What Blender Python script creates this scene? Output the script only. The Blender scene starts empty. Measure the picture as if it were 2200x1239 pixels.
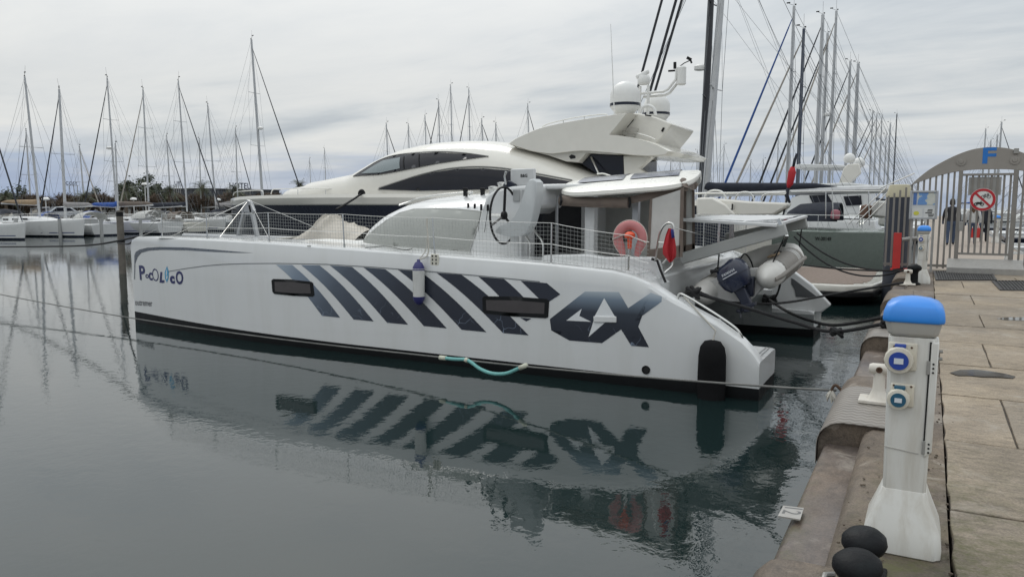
import bpy, bmesh, math, random
from mathutils import Vector, Matrix, Euler
R = math.radians
random.seed(7)
sc = bpy.context.scene
COL = sc.collection

# ------------------------------------------------------------------ camera
F, CX, CY, EYE = 1650.0, 1100.0, 619.5, 2.6        # focal length and centre in photo pixels, eye height over the water
PIT = math.atan2(180, F); YAW = math.atan2(895 * math.cos(PIT), F)
cam_d = bpy.data.cameras.new('camera'); cam = bpy.data.objects.new('camera', cam_d); COL.objects.link(cam)
cam.location = (0, 0, EYE); cam.rotation_euler = (math.pi / 2 - PIT, 0, YAW)
cam_d.sensor_width = 36; cam_d.lens = 36 * F / 2200; cam_d.clip_end = 9000; cam_d.clip_start = 0.05
sc.camera = cam

# ------------------------------------------------------------------ sky and sun
SUN_EL, SUN_AZ = R(48), R(-40)       # azimuth clockwise from +Y: the veiled sun stands high ahead, beyond the boats
world = bpy.data.worlds.new('World'); sc.world = world; world.use_nodes = True
nt = world.node_tree; nt.nodes.clear()
def N(t, typ, **kw):
    n = t.nodes.new(typ)
    for k, v in kw.items():
        if hasattr(n, k): setattr(n, k, v)
        else: n.inputs[k.replace('_', ' ')].default_value = v
    return n
def math_n(t, op, a, b=None, c=None, clamp=False):
    n = t.nodes.new('ShaderNodeMath'); n.operation = op; n.use_clamp = clamp
    for i, v in enumerate((a, b, c)):
        if v is None: continue
        if isinstance(v, (int, float)): n.inputs[i].default_value = v
        else: t.links.new(v, n.inputs[i])
    return n.outputs[0]
def mixc(t, fac, a, b, mode='MIX'):
    n = t.nodes.new('ShaderNodeMix'); n.data_type = 'RGBA'; n.blend_type = mode
    for s, v in ((n.inputs[0], fac), (n.inputs[6], a), (n.inputs[7], b)):
        if isinstance(v, (int, float)): s.default_value = v
        elif isinstance(v, tuple): s.default_value = v if len(v) == 4 else (*v, 1)
        else: t.links.new(v, s)
    return n.outputs[2]
def ramp(t, fac, stops, interp='LINEAR'):
    n = t.nodes.new('ShaderNodeValToRGB'); n.color_ramp.interpolation = interp
    el = n.color_ramp.elements
    while len(el) < len(stops): el.new(0.5)
    for e, (p, c) in zip(el, stops):
        e.position = p; e.color = (*c, 1) if isinstance(c, tuple) else (c, c, c, 1)
    t.links.new(fac, n.inputs[0]); return n.outputs[0]
def noise(t, vec, scale, detail=4, rough=.55, dist=0):
    n = N(t, 'ShaderNodeTexNoise'); n.inputs['Scale'].default_value = scale; n.inputs['Detail'].default_value = detail
    n.inputs['Roughness'].default_value = rough; n.inputs['Distortion'].default_value = dist
    if vec is not None: t.links.new(vec, n.inputs['Vector'])
    return n.outputs['Fac']
def mapping(t, vec, scale=(1, 1, 1), loc=(0, 0, 0), rot=(0, 0, 0)):
    n = N(t, 'ShaderNodeMapping'); n.inputs['Scale'].default_value = scale; n.inputs['Location'].default_value = loc
    n.inputs['Rotation'].default_value = rot; t.links.new(vec, n.inputs['Vector']); return n.outputs[0]
sky = N(nt, 'ShaderNodeTexSky'); sky.sky_type = 'NISHITA'; sky.sun_disc = False
sky.sun_elevation = SUN_EL; sky.sun_rotation = SUN_AZ; sky.air_density = 1.0; sky.dust_density = 2.0
tc = N(nt, 'ShaderNodeTexCoord'); sep = N(nt, 'ShaderNodeSeparateXYZ'); nt.links.new(tc.outputs['Generated'], sep.inputs[0])
zz = math_n(nt, 'MAXIMUM', sep.outputs[2], 0.0)
den = math_n(nt, 'ADD', zz, 0.10)
cmb = N(nt, 'ShaderNodeCombineXYZ')
nt.links.new(math_n(nt, 'DIVIDE', sep.outputs[0], den), cmb.inputs[0]); nt.links.new(math_n(nt, 'DIVIDE', sep.outputs[1], den), cmb.inputs[1])
cloudv = mapping(nt, cmb.outputs[0], scale=(0.5, 0.9, 1), rot=(0, 0, R(35)))
n1 = noise(nt, cloudv, 0.75, 7, .55, .6); n2 = noise(nt, mapping(nt, cloudv, loc=(9, 4, 0)), 2.2, 6, .6, .4)
cl = math_n(nt, 'ADD', math_n(nt, 'MULTIPLY', n1, .72), math_n(nt, 'MULTIPLY', n2, .28))
cloud = ramp(nt, cl, [(.35, (5.1, 5.6, 6.1)), (.45, (6.7, 7.1, 7.35)), (.53, (7.9, 8.12, 8.15)), (.64, (8.7, 8.8, 8.65))])
# a slate-blue gap under the cloud deck, low over the horizon
bandn = noise(nt, mapping(nt, tc.outputs['Generated'], scale=(2.5, 2.5, 26)), 1.6, 6, .6, .3)
elev = math_n(nt, 'ADD', zz, math_n(nt, 'MULTIPLY', math_n(nt, 'SUBTRACT', bandn, .5), -.13))
band = math_n(nt, 'MULTIPLY', ramp(nt, elev, [(.0, 1.0), (.035, .85), (.062, .25), (.09, 0.0)], 'EASE'), ramp(nt, noise(nt, mapping(nt, tc.outputs['Generated'], scale=(1, 1, .3), loc=(3.1, .4, 0)), 3.2, 2, .5), [(.35, .35), (.5, 1.0)]))
slate = ramp(nt, bandn, [(.35, (2.7, 3.75, 6.0)), (.6, (4.2, 5.2, 7.0))])
covered = mixc(nt, band, cloud, slate)
lift = math_n(nt, 'ADD', 1.0, math_n(nt, 'MULTIPLY', math_n(nt, 'MAXIMUM', math_n(nt, 'SUBTRACT', zz, .14), 0.0), 1.35))   # an overcast sky is brightest overhead
vs = N(nt, 'ShaderNodeVectorMath'); vs.operation = 'SCALE'; nt.links.new(covered, vs.inputs[0]); nt.links.new(lift, vs.inputs['Scale'])
final = mixc(nt, 0.93, sky.outputs[0], vs.outputs[0])
bg = N(nt, 'ShaderNodeBackground'); bg.inputs['Strength'].default_value = 0.089
nt.links.new(final, bg.inputs[0]); wo = N(nt, 'ShaderNodeOutputWorld'); nt.links.new(bg.outputs[0], wo.inputs[0])
sd = bpy.data.lights.new('sun', 'SUN'); sd.energy = 0.6; sd.angle = R(24); sd.color = (1, .97, .92)
so = bpy.data.objects.new('sun', sd); COL.objects.link(so); so.location = (-20, -30, 60)
sdir = Vector((math.sin(SUN_AZ) * math.cos(SUN_EL), math.cos(SUN_AZ) * math.cos(SUN_EL), math.sin(SUN_EL)))
so.rotation_euler = (-sdir).to_track_quat('-Z', 'Y').to_euler()
sc.view_settings.view_transform = 'Standard'; sc.view_settings.look = 'None'
sc.view_settings.exposure = 0.0; sc.view_settings.gamma = 1.0; sc.view_settings.use_curve_mapping = False
sc.cycles.max_bounces = 8; sc.cycles.glossy_bounces = 4; sc.cycles.transparent_max_bounces = 10

# ------------------------------------------------------------------ survey helpers: a sight line from the eye met with a real plane
_f = Vector((-math.sin(YAW) * math.cos(PIT), math.cos(YAW) * math.cos(PIT), -math.sin(PIT)))
_r = Vector((math.cos(YAW), math.sin(YAW), 0)); _u = _r.cross(_f); _c = Vector((0, 0, EYE))
def ray(x, y): return _f + _r * ((x - CX) / F) - _u * ((y - CY) / F)
def W(x, y, Y): d = ray(x, y); return _c + d * (Y / d.y)
def G(x, y, z=0.0): d = ray(x, y); return _c + d * ((z - EYE) / d.z)
def V(x, y, X): d = ray(x, y); return _c + d * (X / d.x)
def lerp(tab, x):
    if x <= tab[0][0]: return tab[0][1]
    for (a, b), (c, d) in zip(tab, tab[1:]):
        if x <= c: return b + (d - b) * (x - a) / (c - a)
    return tab[-1][1]

# ------------------------------------------------------------------ materials
MATS = {}
def pmat(name, col, rough=.5, metal=0.0, var=.12, scale=3.0, bump=0.0, bscale=30.0, spec=.5, coat=0.0, dirt=None, dirt_amt=.35, dirt_scale=1.2, sheen=0.0, dstretch=.35):
    if name in MATS: return MATS[name]
    m = bpy.data.materials.new(name); m.use_nodes = True; t = m.node_tree
    b = t.nodes['Principled BSDF']; c = N(t, 'ShaderNodeTexCoord').outputs['Object']
    col = tuple(col)
    nz = noise(t, c, scale, 5, .6)
    fac = ramp(t, nz, [(.25, 1 - var), (.75, 1 + var)])
    out = mixc(t, 1.0, (*col, 1), fac, 'MULTIPLY')
    if dirt:
        d2 = noise(t, mapping(t, c, scale=(1, 1, dstretch)), dirt_scale, 7, .65, .4)
        df = ramp(t, d2, [(.45, 0.0), (.7, dirt_amt)])
        out = mixc(t, df, out, tuple(dirt))
    t.links.new(out, b.inputs['Base Color'])
    rr = ramp(t, noise(t, c, scale * 2.3, 3), [(.3, max(rough - .08, .02)), (.7, min(rough + .08, 1))])
    t.links.new(rr, b.inputs['Roughness'])
    b.inputs['Metallic'].default_value = metal; b.inputs['Specular IOR Level'].default_value = spec
    b.inputs['Coat Weight'].default_value = coat; b.inputs['Coat Roughness'].default_value = .06
    if sheen: b.inputs['Sheen Weight'].default_value = sheen
    if bump:
        bn = N(t, 'ShaderNodeBump'); bn.inputs['Strength'].default_value = bump; bn.inputs['Distance'].default_value = .02
        t.links.new(noise(t, c, bscale, 6, .6), bn.inputs['Height']); t.links.new(bn.outputs[0], b.inputs['Normal'])
    MATS[name] = m; return m
def gloss(name, col, rough=.05, spec=.6): return pmat(name, col, rough, 0, .05, 2, spec=spec)
white = pmat('gelcoat_white', (.665, .675, .675), .16, var=.025, scale=.8, coat=.25, dirt=(.50, .50, .46), dirt_amt=.26, dirt_scale=1.5, dstretch=.14)
white2 = pmat('gelcoat_far', (.65, .66, .66), .3, var=.03, scale=.7, dirt=(.5, .5, .47), dirt_amt=.25, dirt_scale=.35)
cream = pmat('gelcoat_cream', (.70, .68, .62), .18, var=.03, coat=.3)
nonskid = pmat('deck_nonskid', (.70, .70, .68), .7, var=.06, bump=.2, bscale=200)
blackpaint = pmat('antifouling_black', (.010, .011, .012), .5, var=.2, spec=.2)
navy = pmat('navy_paint', (.012, .016, .030), .25, var=.1, spec=.35)
steel = pmat('stainless_steel', (.62, .62, .6), .25, 1.0, var=.06)
alu = pmat('anodised_aluminium', (.44, .45, .46), .42, .75, var=.08)
alu_w = pmat('mast_silver', (.50, .51, .52), .45, .35, var=.1)
darkspar = pmat('carbon_spar', (.022, .024, .03), .35, var=.15)
rubber = pmat('black_rubber', (.011, .011, .012), .6, var=.2, bump=.05, spec=.25)
rope_k = pmat('black_rope', (.013, .013, .014), .85, var=.3, bump=.5, bscale=160)
rope_w = pmat('white_rope', (.50, .48, .43), .85, var=.25, bump=.5, bscale=160)
rope_g = pmat('grey_rope', (.20, .20, .19), .85, var=.3, bump=.6, bscale=220)
wire = pmat('rigging_wire', (.16, .17, .18), .4, .5, var=.1)
netm = pmat('net_cord', (.34, .35, .34), .8, var=.15)
glassd = pmat('tinted_glass', (.013, .014, .020), .07, var=.1, spec=.32)
brownw = pmat('window_tint_brown', (.05, .043, .045), .08, var=.15, spec=.7)
canvas_b = pmat('taupe_canvas', (.155, .125, .105), .85, var=.15, bump=.25, bscale=12, scale=6)
canvas_g = pmat('grey_canvas', (.50, .50, .48), .8, var=.1, bump=.3, bscale=5, scale=4)
canvas_w = pmat('pale_window_mesh', (.33, .34, .32), .8, var=.05, bump=.12, bscale=3, scale=2)
navy_cloth = pmat('navy_cloth', (.016, .02, .032), .85, var=.2, bump=.3, bscale=8)
blue_cloth = pmat('blue_cloth', (.03, .09, .34), .8, var=.2, bump=.3, bscale=8)
tan_cloth = pmat('tan_cloth', (.32, .235, .15), .85, var=.2, bump=.3, bscale=8)
red_cloth = pmat('red_cloth', (.42, .02, .028), .8, var=.2, bump=.3, bscale=9)
teak = pmat('teak', (.20, .15, .12), .7, var=.25, scale=9)
redpaint = pmat('red_paint', (.5, .035, .03), .4, var=.12)
galv = pmat('galvanised_steel', (.33, .325, .31), .5, .45, var=.15, scale=6)

# ------------------------------------------------------------------ mesh helpers
def tag(o, label=None, cat=None, group=None, kind=None):
    if label: o['label'] = label
    if cat: o['category'] = cat
    if group: o['group'] = group
    if kind: o['kind'] = kind
    return o
def thing(name, label, cat, loc=(0, 0, 0), group=None, rz=0):
    o = bpy.data.objects.new(name, None); COL.objects.link(o); o.location = loc; o.rotation_euler = (0, 0, rz)
    o.empty_display_size = .2
    return tag(o, label, cat, group)
def wloc(o):
    v = Vector((0, 0, 0))
    while o is not None: v += Vector(o.location); o = o.parent
    return v
def frame_of(d, upv=None):
    d = d.normalized(); upv = Vector(upv or (0, 0, 1))
    if abs(d.dot(upv)) > .98: upv = Vector((0, 1, 0))
    s = d.cross(upv).normalized(); return s, s.cross(d)
class MB:
    def __init__(self): self.v = []; self.f = []
    def add(self, vs, fs):
        o = len(self.v); self.v += [Vector(p) for p in vs]; self.f += [tuple(i + o for i in q) for q in fs]; return self
    def box(self, c, s, rz=0, rot=None):
        m = rot or Matrix.Rotation(rz, 3, 'Z'); c = Vector(c)
        vs = [c + m @ Vector((s[0] * a / 2, s[1] * b / 2, s[2] * d / 2)) for a in (-1, 1) for b in (-1, 1) for d in (-1, 1)]
        return self.add(vs, [(0, 1, 3, 2), (4, 6, 7, 5), (0, 4, 5, 1), (2, 3, 7, 6), (0, 2, 6, 4), (1, 5, 7, 3)])
    def bar(self, p, q, w, h, up=None):
        p, q = Vector(p), Vector(q); s, u = frame_of(q - p, up); r = []
        for e in (p, q): r += [e + s * (w / 2 * a) + u * (h / 2 * b) for a, b in ((-1, -1), (1, -1), (1, 1), (-1, 1))]
        return self.add(r, [(3, 2, 1, 0), (4, 5, 6, 7)] + [(i, (i + 1) % 4, 4 + (i + 1) % 4, 4 + i) for i in range(4)])
    def tube(self, pts, r, n=6, cap=True, flat=1.0):
        pts = [Vector(p) for p in pts]; rs = r if isinstance(r, (list, tuple)) else [r] * len(pts); rings = []
        s = None
        for i, p in enumerate(pts):
            d = (pts[min(i + 1, len(pts) - 1)] - pts[max(i - 1, 0)])
            if s is None: s, u = frame_of(d)
            else:
                dn = d.normalized(); s = (s - dn * s.dot(dn)).normalized(); u = s.cross(dn)
            rings.append([p + s * (rs[i] * math.cos(2 * math.pi * k / n)) + u * (rs[i] * flat * math.sin(2 * math.pi * k / n)) for k in range(n)])
        return self.loft(rings, True, cap)
    def loft(self, rings, closed=True, cap=True):
        n = len(rings[0]); vs = [p for q in rings for p in q]; fs = []
        for i in range(len(rings) - 1):
            for k in range(n if closed else n - 1):
                a, b = i * n + k, i * n + (k + 1) % n; fs.append((a, b, b + n, a + n))
        if cap and closed: fs += [tuple(range(n))[::-1], tuple(range((len(rings) - 1) * n, len(rings) * n))]
        return self.add(vs, fs)
    def lathe(self, prof, o=(0, 0, 0), axis=(0, 0, 1), n=16, cap=True, sy=1.0):
        ax = Vector(axis).normalized(); s, u = frame_of(ax, (0, 0, 1) if abs(ax.z) < .9 else (0, 1, 0)); o = Vector(o)
        return self.loft([[o + ax * z + s * (r * math.cos(2 * math.pi * k / n)) + u * (r * sy * math.sin(2 * math.pi * k / n)) for k in range(n)] for r, z in prof], True, cap)
    def prism(self, poly, off):
        poly = [Vector(p) for p in poly]; off = Vector(off); n = len(poly)
        return self.add(poly + [p + off for p in poly], [tuple(range(n))[::-1], tuple(range(n, 2 * n))] + [(i, (i + 1) % n, n + (i + 1) % n, n + i) for i in range(n)])
    def face(self, pts): return self.add(pts, [tuple(range(len(pts)))])
    def build(self, name, mat, parent=None, smooth=True, bevel=0.0, seg=2, label=None, kind=None, ang=.7, subdiv=0, recalc=True):
        me = bpy.data.meshes.new(name); off = wloc(parent)
        me.from_pydata([tuple(p - off) for p in self.v], [], self.f)
        if recalc:
            bm = bmesh.new(); bm.from_mesh(me); bmesh.ops.remove_doubles(bm, verts=bm.verts, dist=1e-6)
            bmesh.ops.recalc_face_normals(bm, faces=bm.faces); bm.to_mesh(me); bm.free()
        if smooth:
            me.shade_smooth(); me.set_sharp_from_angle(angle=ang)
        o = bpy.data.objects.new(name, me); COL.objects.link(o); o.parent = parent
        if mat: me.materials.append(mat)
        if bevel:
            md = o.modifiers.new('bevel', 'BEVEL'); md.width = bevel; md.segments = seg; md.limit_method = 'ANGLE'; md.angle_limit = .6
        if subdiv:
            md = o.modifiers.new('sub', 'SUBSURF'); md.levels = md.render_levels = subdiv
        if label: o['label'] = label
        if kind: o['kind'] = kind
        return o
def copy_tree(o, parent=None):
    c = o.copy(); COL.objects.link(c); c.parent = parent
    for ch in list(o.children): copy_tree(ch, c)
    return c
def bez(pts, n=8):
    """smooth curve through points (Catmull-Rom)"""
    pts = [Vector(p) for p in pts]; P = [pts[0] * 2 - pts[1]] + pts + [pts[-1] * 2 - pts[-2]]; out = []
    for i in range(1, len(P) - 2):
        a, b, c, d = P[i - 1:i + 3]
        for k in range(n):
            t = k / n
            out.append(.5 * ((2 * b) + (c - a) * t + (2 * a - 5 * b + 4 * c - d) * t * t + (3 * b - a - 3 * c + d) * t ** 3))
    return out + [pts[-1]]
def sag(p, q, s, n=14):
    p, q = Vector(p), Vector(q)
    return [p.lerp(q, i / n) - Vector((0, 0, 4 * s * (i / n) * (1 - i / n))) for i in range(n + 1)]
def surf_px(px, surf, Y0):
    """photo outline -> (X, z) on the surface Y = surf(X, z)"""
    out = []
    for x, y in px:
        Y = Y0
        for _ in range(8): p = W(x, y, Y); Y = surf(p.x, p.z)
        out.append((p.x, p.z))
    return out
def decal(xz, surf, off, d=.25, name=None, mat=None, parent=None, thick=0.0):
    """a flat outline in (X, z) laid on the surface Y = surf(X, z), 'off' metres proud of it"""
    bm = bmesh.new(); vs = [bm.verts.new((x, 0, z)) for x, z in xz]; bm.faces.new(vs)
    bmesh.ops.triangulate(bm, faces=bm.faces[:], ngon_method='EAR_CLIP')
    for _ in range(6):
        long = [e for e in bm.edges if e.calc_length() > d]
        if not long: break
        bmesh.ops.subdivide_edges(bm, edges=long, cuts=1, use_grid_fill=False)
        bmesh.ops.triangulate(bm, faces=[f for f in bm.faces if len(f.verts) > 3])
    m = MB(); bm.verts.ensure_lookup_table()
    for v in bm.verts: v.co.y = surf(v.co.x, v.co.z) - off
    m.add([v.co.copy() for v in bm.verts], [tuple(v.index for v in f.verts) for f in bm.faces]); 
    if thick:
        rim = [(Vector((x, surf(x, z) - off, z)), Vector((x, surf(x, z) - off + thick, z))) for x, z in xz]
        k = len(rim); m.add([p for r in rim for p in r], [(2 * i, 2 * ((i + 1) % k), 2 * ((i + 1) % k) + 1, 2 * i + 1) for i in range(k)])
    bm.free()
    return m.build(name, mat, parent, smooth=True) if name else m
def text_mesh(s, size, bold=0.0, shear=0.0, extrude=0.0, res=3):
    cu = bpy.data.curves.new('txt', 'FONT'); cu.body = s; cu.size = size; cu.offset = bold; cu.shear = shear; cu.extrude = extrude
    cu.resolution_u = res; cu.align_x = 'LEFT'
    o = bpy.data.objects.new('txt', cu); COL.objects.link(o); dg = bpy.context.evaluated_depsgraph_get()
    me = bpy.data.meshes.new_from_object(o.evaluated_get(dg)); vs = [v.co.copy() for v in me.vertices]; fs = [tuple(p.vertices) for p in me.polygons]
    bpy.data.objects.remove(o); bpy.data.curves.remove(cu); bpy.data.meshes.remove(me)
    return vs, fs
def letters(s, width, fn, name, mat, parent, bold=0.0, shear=0.0, aspect=1.0, label=None):
    """lettering of a given width, laid out by fn(u, v)"""
    vs, fs = text_mesh(s, 1.0, bold, shear)
    x0 = min(v.x for v in vs); x1 = max(v.x for v in vs); y0 = min(v.y for v in vs); k = width / (x1 - x0)
    m = MB(); m.add([fn((v.x - x0) * k, (v.y - y0) * k * aspect) for v in vs], fs)
    return m.build(name, mat, parent, smooth=False, recalc=False, label=label)
# ================================================================== water
def water_mat():
    m = bpy.data.materials.new('harbour_water'); m.use_nodes = True; t = m.node_tree; b = t.nodes['Principled BSDF']
    c = N(t, 'ShaderNodeTexCoord').outputs['Object']
    b.inputs['Base Color'].default_value = (.010, .021, .021, 1); b.inputs['Roughness'].default_value = .012
    b.inputs['IOR'].default_value = 1.68; b.inputs['Specular IOR Level'].default_value = .5
    big = noise(t, c, .11, 3, .5)
    small = noise(t, mapping(t, c, scale=(1.0, 1.0, 1), rot=(0, 0, R(25))), 5.5, 3, .55, .3)
    fine = noise(t, mapping(t, c, scale=(1.3, .8, 1)), 16, 2, .5)
    mid = noise(t, mapping(t, c, scale=(.8, 1.2, 1)), 1.3, 2, .5)
    amp = ramp(t, big, [(.38, .45), (.62, 1.5)])
    h = math_n(t, 'ADD', math_n(t, 'MULTIPLY', small, .62), math_n(t, 'ADD', math_n(t, 'MULTIPLY', fine, .10), math_n(t, 'MULTIPLY', mid, 1.0)))
    sx = N(t, 'ShaderNodeSeparateXYZ'); t.links.new(c, sx.inputs[0])
    chop = math_n(t, 'MULTIPLY', ramp(t, math_n(t, 'MULTIPLY', math_n(t, 'ADD', sx.outputs[0], 5.0), .2), [(.25, 0.0), (.85, 1.0)]), ramp(t, noise(t, mapping(t, c, scale=(1, .5, 1)), .5, 3), [(.35, .6), (.6, 3.0)]))   # backwash along the quay wall
    h = math_n(t, 'MULTIPLY', h, math_n(t, 'ADD', amp, chop))
    bn = N(t, 'ShaderNodeBump'); bn.inputs['Strength'].default_value = 1.0; bn.inputs['Distance'].default_value = .0024
    t.links.new(h, bn.inputs['Height']); t.links.new(bn.outputs[0], b.inputs['Normal'])
    return m
w = MB().face([(-3000, -3000, 0), (3000, -3000, 0), (3000, 3000, 0), (-3000, 3000, 0)]).build('water', water_mat(), None, smooth=False)
tag(w, kind='structure')

# ================================================================== quay
QZ = 1.05
def concrete(name, col, stain, bump=.5, streak=(1, 1, 1), moss=None, wet=0.0):
    m = bpy.data.materials.new(name); m.use_nodes = True; t = m.node_tree; b = t.nodes['Principled BSDF']
    c = N(t, 'ShaderNodeTexCoord').outputs['Object']; geo = N(t, 'ShaderNodeNewGeometry').outputs['Position']
    a = noise(t, geo, 1.1, 8, .62, .5); f = noise(t, mapping(t, geo, scale=streak), 14, 6, .65, .3); g = noise(t, geo, 90, 3, .6)
    col1 = mixc(t, ramp(t, a, [(.32, 0.0), (.68, 1.0)]), tuple(col), tuple(stain))
    oi = N(t, 'ShaderNodeObjectInfo')
    col1 = mixc(t, 1.0, col1, ramp(t, oi.outputs['Random'], [(0, (.84, .85, .86)), (1, (1.12, 1.1, 1.06))]), 'MULTIPLY')
    col2 = mixc(t, 1.0, col1, ramp(t, f, [(.30, .62), (.50, .98), (.72, 1.15)]), 'MULTIPLY')
    col2 = mixc(t, 1.0, col2, ramp(t, g, [(.3, .66), (.7, 1.2)]), 'MULTIPLY')
    if moss:
        sx = N(t, 'ShaderNodeSeparateXYZ'); t.links.new(geo, sx.inputs[0])
        edge = math_n(t, 'SUBTRACT', 1.0, math_n(t, 'MULTIPLY', math_n(t, 'ABSOLUTE', math_n(t, 'SUBTRACT', sx.outputs[0], moss[0])), moss[1]), clamp=True)
        near = math_n(t, 'SUBTRACT', 1.0, math_n(t, 'MULTIPLY', math_n(t, 'SUBTRACT', sx.outputs[1], 3.2), .38), clamp=True)
        mm = math_n(t, 'MULTIPLY', math_n(t, 'MULTIPLY', edge, near), ramp(t, noise(t, geo, 9, 7, .7), [(.42, 0.0), (.62, 1.0)]))
        col2 = mixc(t, mm, col2, (.085, .088, .030))
    pale = ramp(t, noise(t, mapping(t, geo, loc=(7, 3, 1)), 3.2, 7, .7, .6), [(.56, 0.0), (.68, .55)])
    col2 = mixc(t, math_n(t, 'MULTIPLY', pale, .9 if moss else .3), col2, (.36, .325, .275))
    t.links.new(col2, b.inputs['Base Color'])
    wetn = ramp(t, noise(t, mapping(t, geo, loc=(5, 2, 0)), .9, 5, .55), [(.45, .82), (.62, .82 - .5 * wet)])
    t.links.new(wetn, b.inputs['Roughness'])
    bn = N(t, 'ShaderNodeBump'); bn.inputs['Strength'].default_value = bump; bn.inputs['Distance'].default_value = .012
    t.links.new(math_n(t, 'ADD', f, math_n(t, 'MULTIPLY', g, .3)), bn.inputs['Height']); t.links.new(bn.outputs[0], b.inputs['Normal'])
    return m
slab_m = concrete('paving_concrete', (.325, .268, .20), (.205, .170, .130), .8, (.75, 2.0, 1), moss=(.25, 1.6), wet=.4)
joint_m = concrete('joint_mortar', (.15, .125, .10), (.09, .078, .065), .6)
kerb_m = concrete('kerb_concrete', (.19, .148, .110), (.082, .067, .056), .7, (1, 1, 1), moss=(-.02, 3.0), wet=.55)
ledge_m = concrete('ledge_concrete', (.195, .145, .108), (.105, .088, .082), .35, (1, .6, 1), moss=(-.6, 6), wet=1.0)
quay = MB().box((6.08, 8.2, -.46), (11.8, 26.2, 2.98)).build('quay', joint_m, None, smooth=False); tag(quay, kind='structure')
rows = [0.26, 1.64, 3.02, 4.4, 5.74, 7.16, 8.55, 9.97, 11.33, 12.58, 13.9, 15.27, 16.6, 17.95, 19.35, 21.2]
for i, (a, b) in enumerate(zip(rows, rows[1:])):
    x = .170
    ws = [(.47, 2.05, 2.0, 2.2, 3.0), (1.55, 2.1, 2.0, 2.1, 2.2)][i % 2]
    for k, wd in enumerate(ws):
        wd += random.uniform(-.08, .08); g = .007
        dz = random.uniform(-.004, .004); m = MB()
        n = 7; top = []; # a slightly ragged cast edge
        x0, x1, y0, y1 = x + g, x + wd - g, a + .014, b - .014
        ed = lambda s: random.uniform(-s, s)
        rag = .010 if k == 0 else .004
        left = [(x0 + ed(rag), y0 + (y1 - y0) * q / n) for q in range(n)]
        topr = [(x0 + (x1 - x0) * q / n, y1 + ed(.003)) for q in range(n)]
        right = [(x1 + ed(.004), y1 - (y1 - y0) * q / n) for q in range(n)]
        bot = [(x1 - (x1 - x0) * q / n, y0 + ed(.003)) for q in range(n)]
        m.prism([(p[0], p[1], QZ - .05 + dz) for p in left + topr + right + bot][::-1], (0, 0, .05))
        m.build('slab', slab_m, quay, smooth=False, bevel=.004, seg=1)
        x += wd
# the cast edge: a raised strip under the pedestals, a sunken ledge at the water, and humped blocks across it
def hump(y0, y1, xin, z, r, xo=-.62, zb=-1.6):
    pr = [(xin, zb), (xo, zb), (xo, z - r)] + [(xo + r - r * math.cos(a), z - r + r * math.sin(a)) for a in [R(q) for q in (15, 30, 45, 60, 75, 90)]] + [(xin, z)]
    m = MB(); ys = [y0 + (y1 - y0) * k / 12 for k in range(13)]
    m.loft([[Vector((x + random.uniform(-.004, .004) * (zz > 0), y, zz + random.uniform(-.003, .003) * (zz > 0))) for x, zz in pr] for y in ys], True, True); return m
hump(-4.5, 21.25, .166, QZ - .012, .10, xo=-.335, zb=.5).build('kerb_strip', kerb_m, quay, ang=.9)
MB_ledge = hump(-4.5, 21.25, -.20, .885, .05, xo=-.585); MB_ledge.build('ledge', ledge_m, quay, ang=.9)
BL = [(-3, -.6), (1.75, 3.42), (5.83, 7.56), (9.93, 11.62), (14.05, 15.75), (18.15, 19.85)]
for y0, y1 in BL:
    hump(y0, y1, -.16, QZ + .004, .17).build('edge_block', kerb_m, quay, ang=.9)
# crack along the joint between kerb strip and paving, dried leaves and grit
gm = MB()
for k in range(300):
    y = random.uniform(2.8, 12); x = .178 + random.gauss(0, .025) if random.random() < .3 else random.uniform(-.3, .17); s = random.uniform(.002, .007)
    gm.box((x, y, QZ - .008 + s * .4), (s * 2.2, s * 1.6, s), random.uniform(0, 3))
gm.build('grit', pmat('grit', (.09, .07, .05), .9, var=.4), quay, smooth=False, kind='stuff')
# chequer plate over the second block
def chevron_mat():
    m = bpy.data.materials.new('chequer_plate'); m.use_nodes = True; t = m.node_tree; b = t.nodes['Principled BSDF']
    geo = N(t, 'ShaderNodeNewGeometry').outputs['Position']; s = N(t, 'ShaderNodeSeparateXYZ'); t.links.new(geo, s.inputs[0])
    zig = math_n(t, 'PINGPONG', math_n(t, 'MULTIPLY', s.outputs[0], 1.0), .035)
    ph = math_n(t, 'FRACT', math_n(t, 'MULTIPLY', math_n(t, 'ADD', s.outputs[1], math_n(t, 'MULTIPLY', zig, .9)), 12.5))
    rib = math_n(t, 'SUBTRACT', 1.0, math_n(t, 'ABSOLUTE', math_n(t, 'SUBTRACT', math_n(t, 'MULTIPLY', ph, 2), 1)))
    ribm = ramp(t, rib, [(.45, 0.0), (.6, 1.0)])
    nz = noise(t, geo, 4, 6, .6)
    colr = mixc(t, ramp(t, nz, [(.3, 0.0), (.7, 1.0)]), (.23, .205, .18), (.14, .125, .11))
    t.links.new(mixc(t, math_n(t, 'MULTIPLY', ribm, .5), colr, (.36, .34, .31)), b.inputs['Base Color'])
    b.inputs['Roughness'].default_value = .5; b.inputs['Metallic'].default_value = .3
    bn = N(t, 'ShaderNodeBump'); bn.inputs['Strength'].default_value = .8; bn.inputs['Distance'].default_value = .006
    t.links.new(ribm, bn.inputs['Height']); t.links.new(bn.outputs[0], b.inputs['Normal']); return m
chev = chevron_mat()
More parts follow.
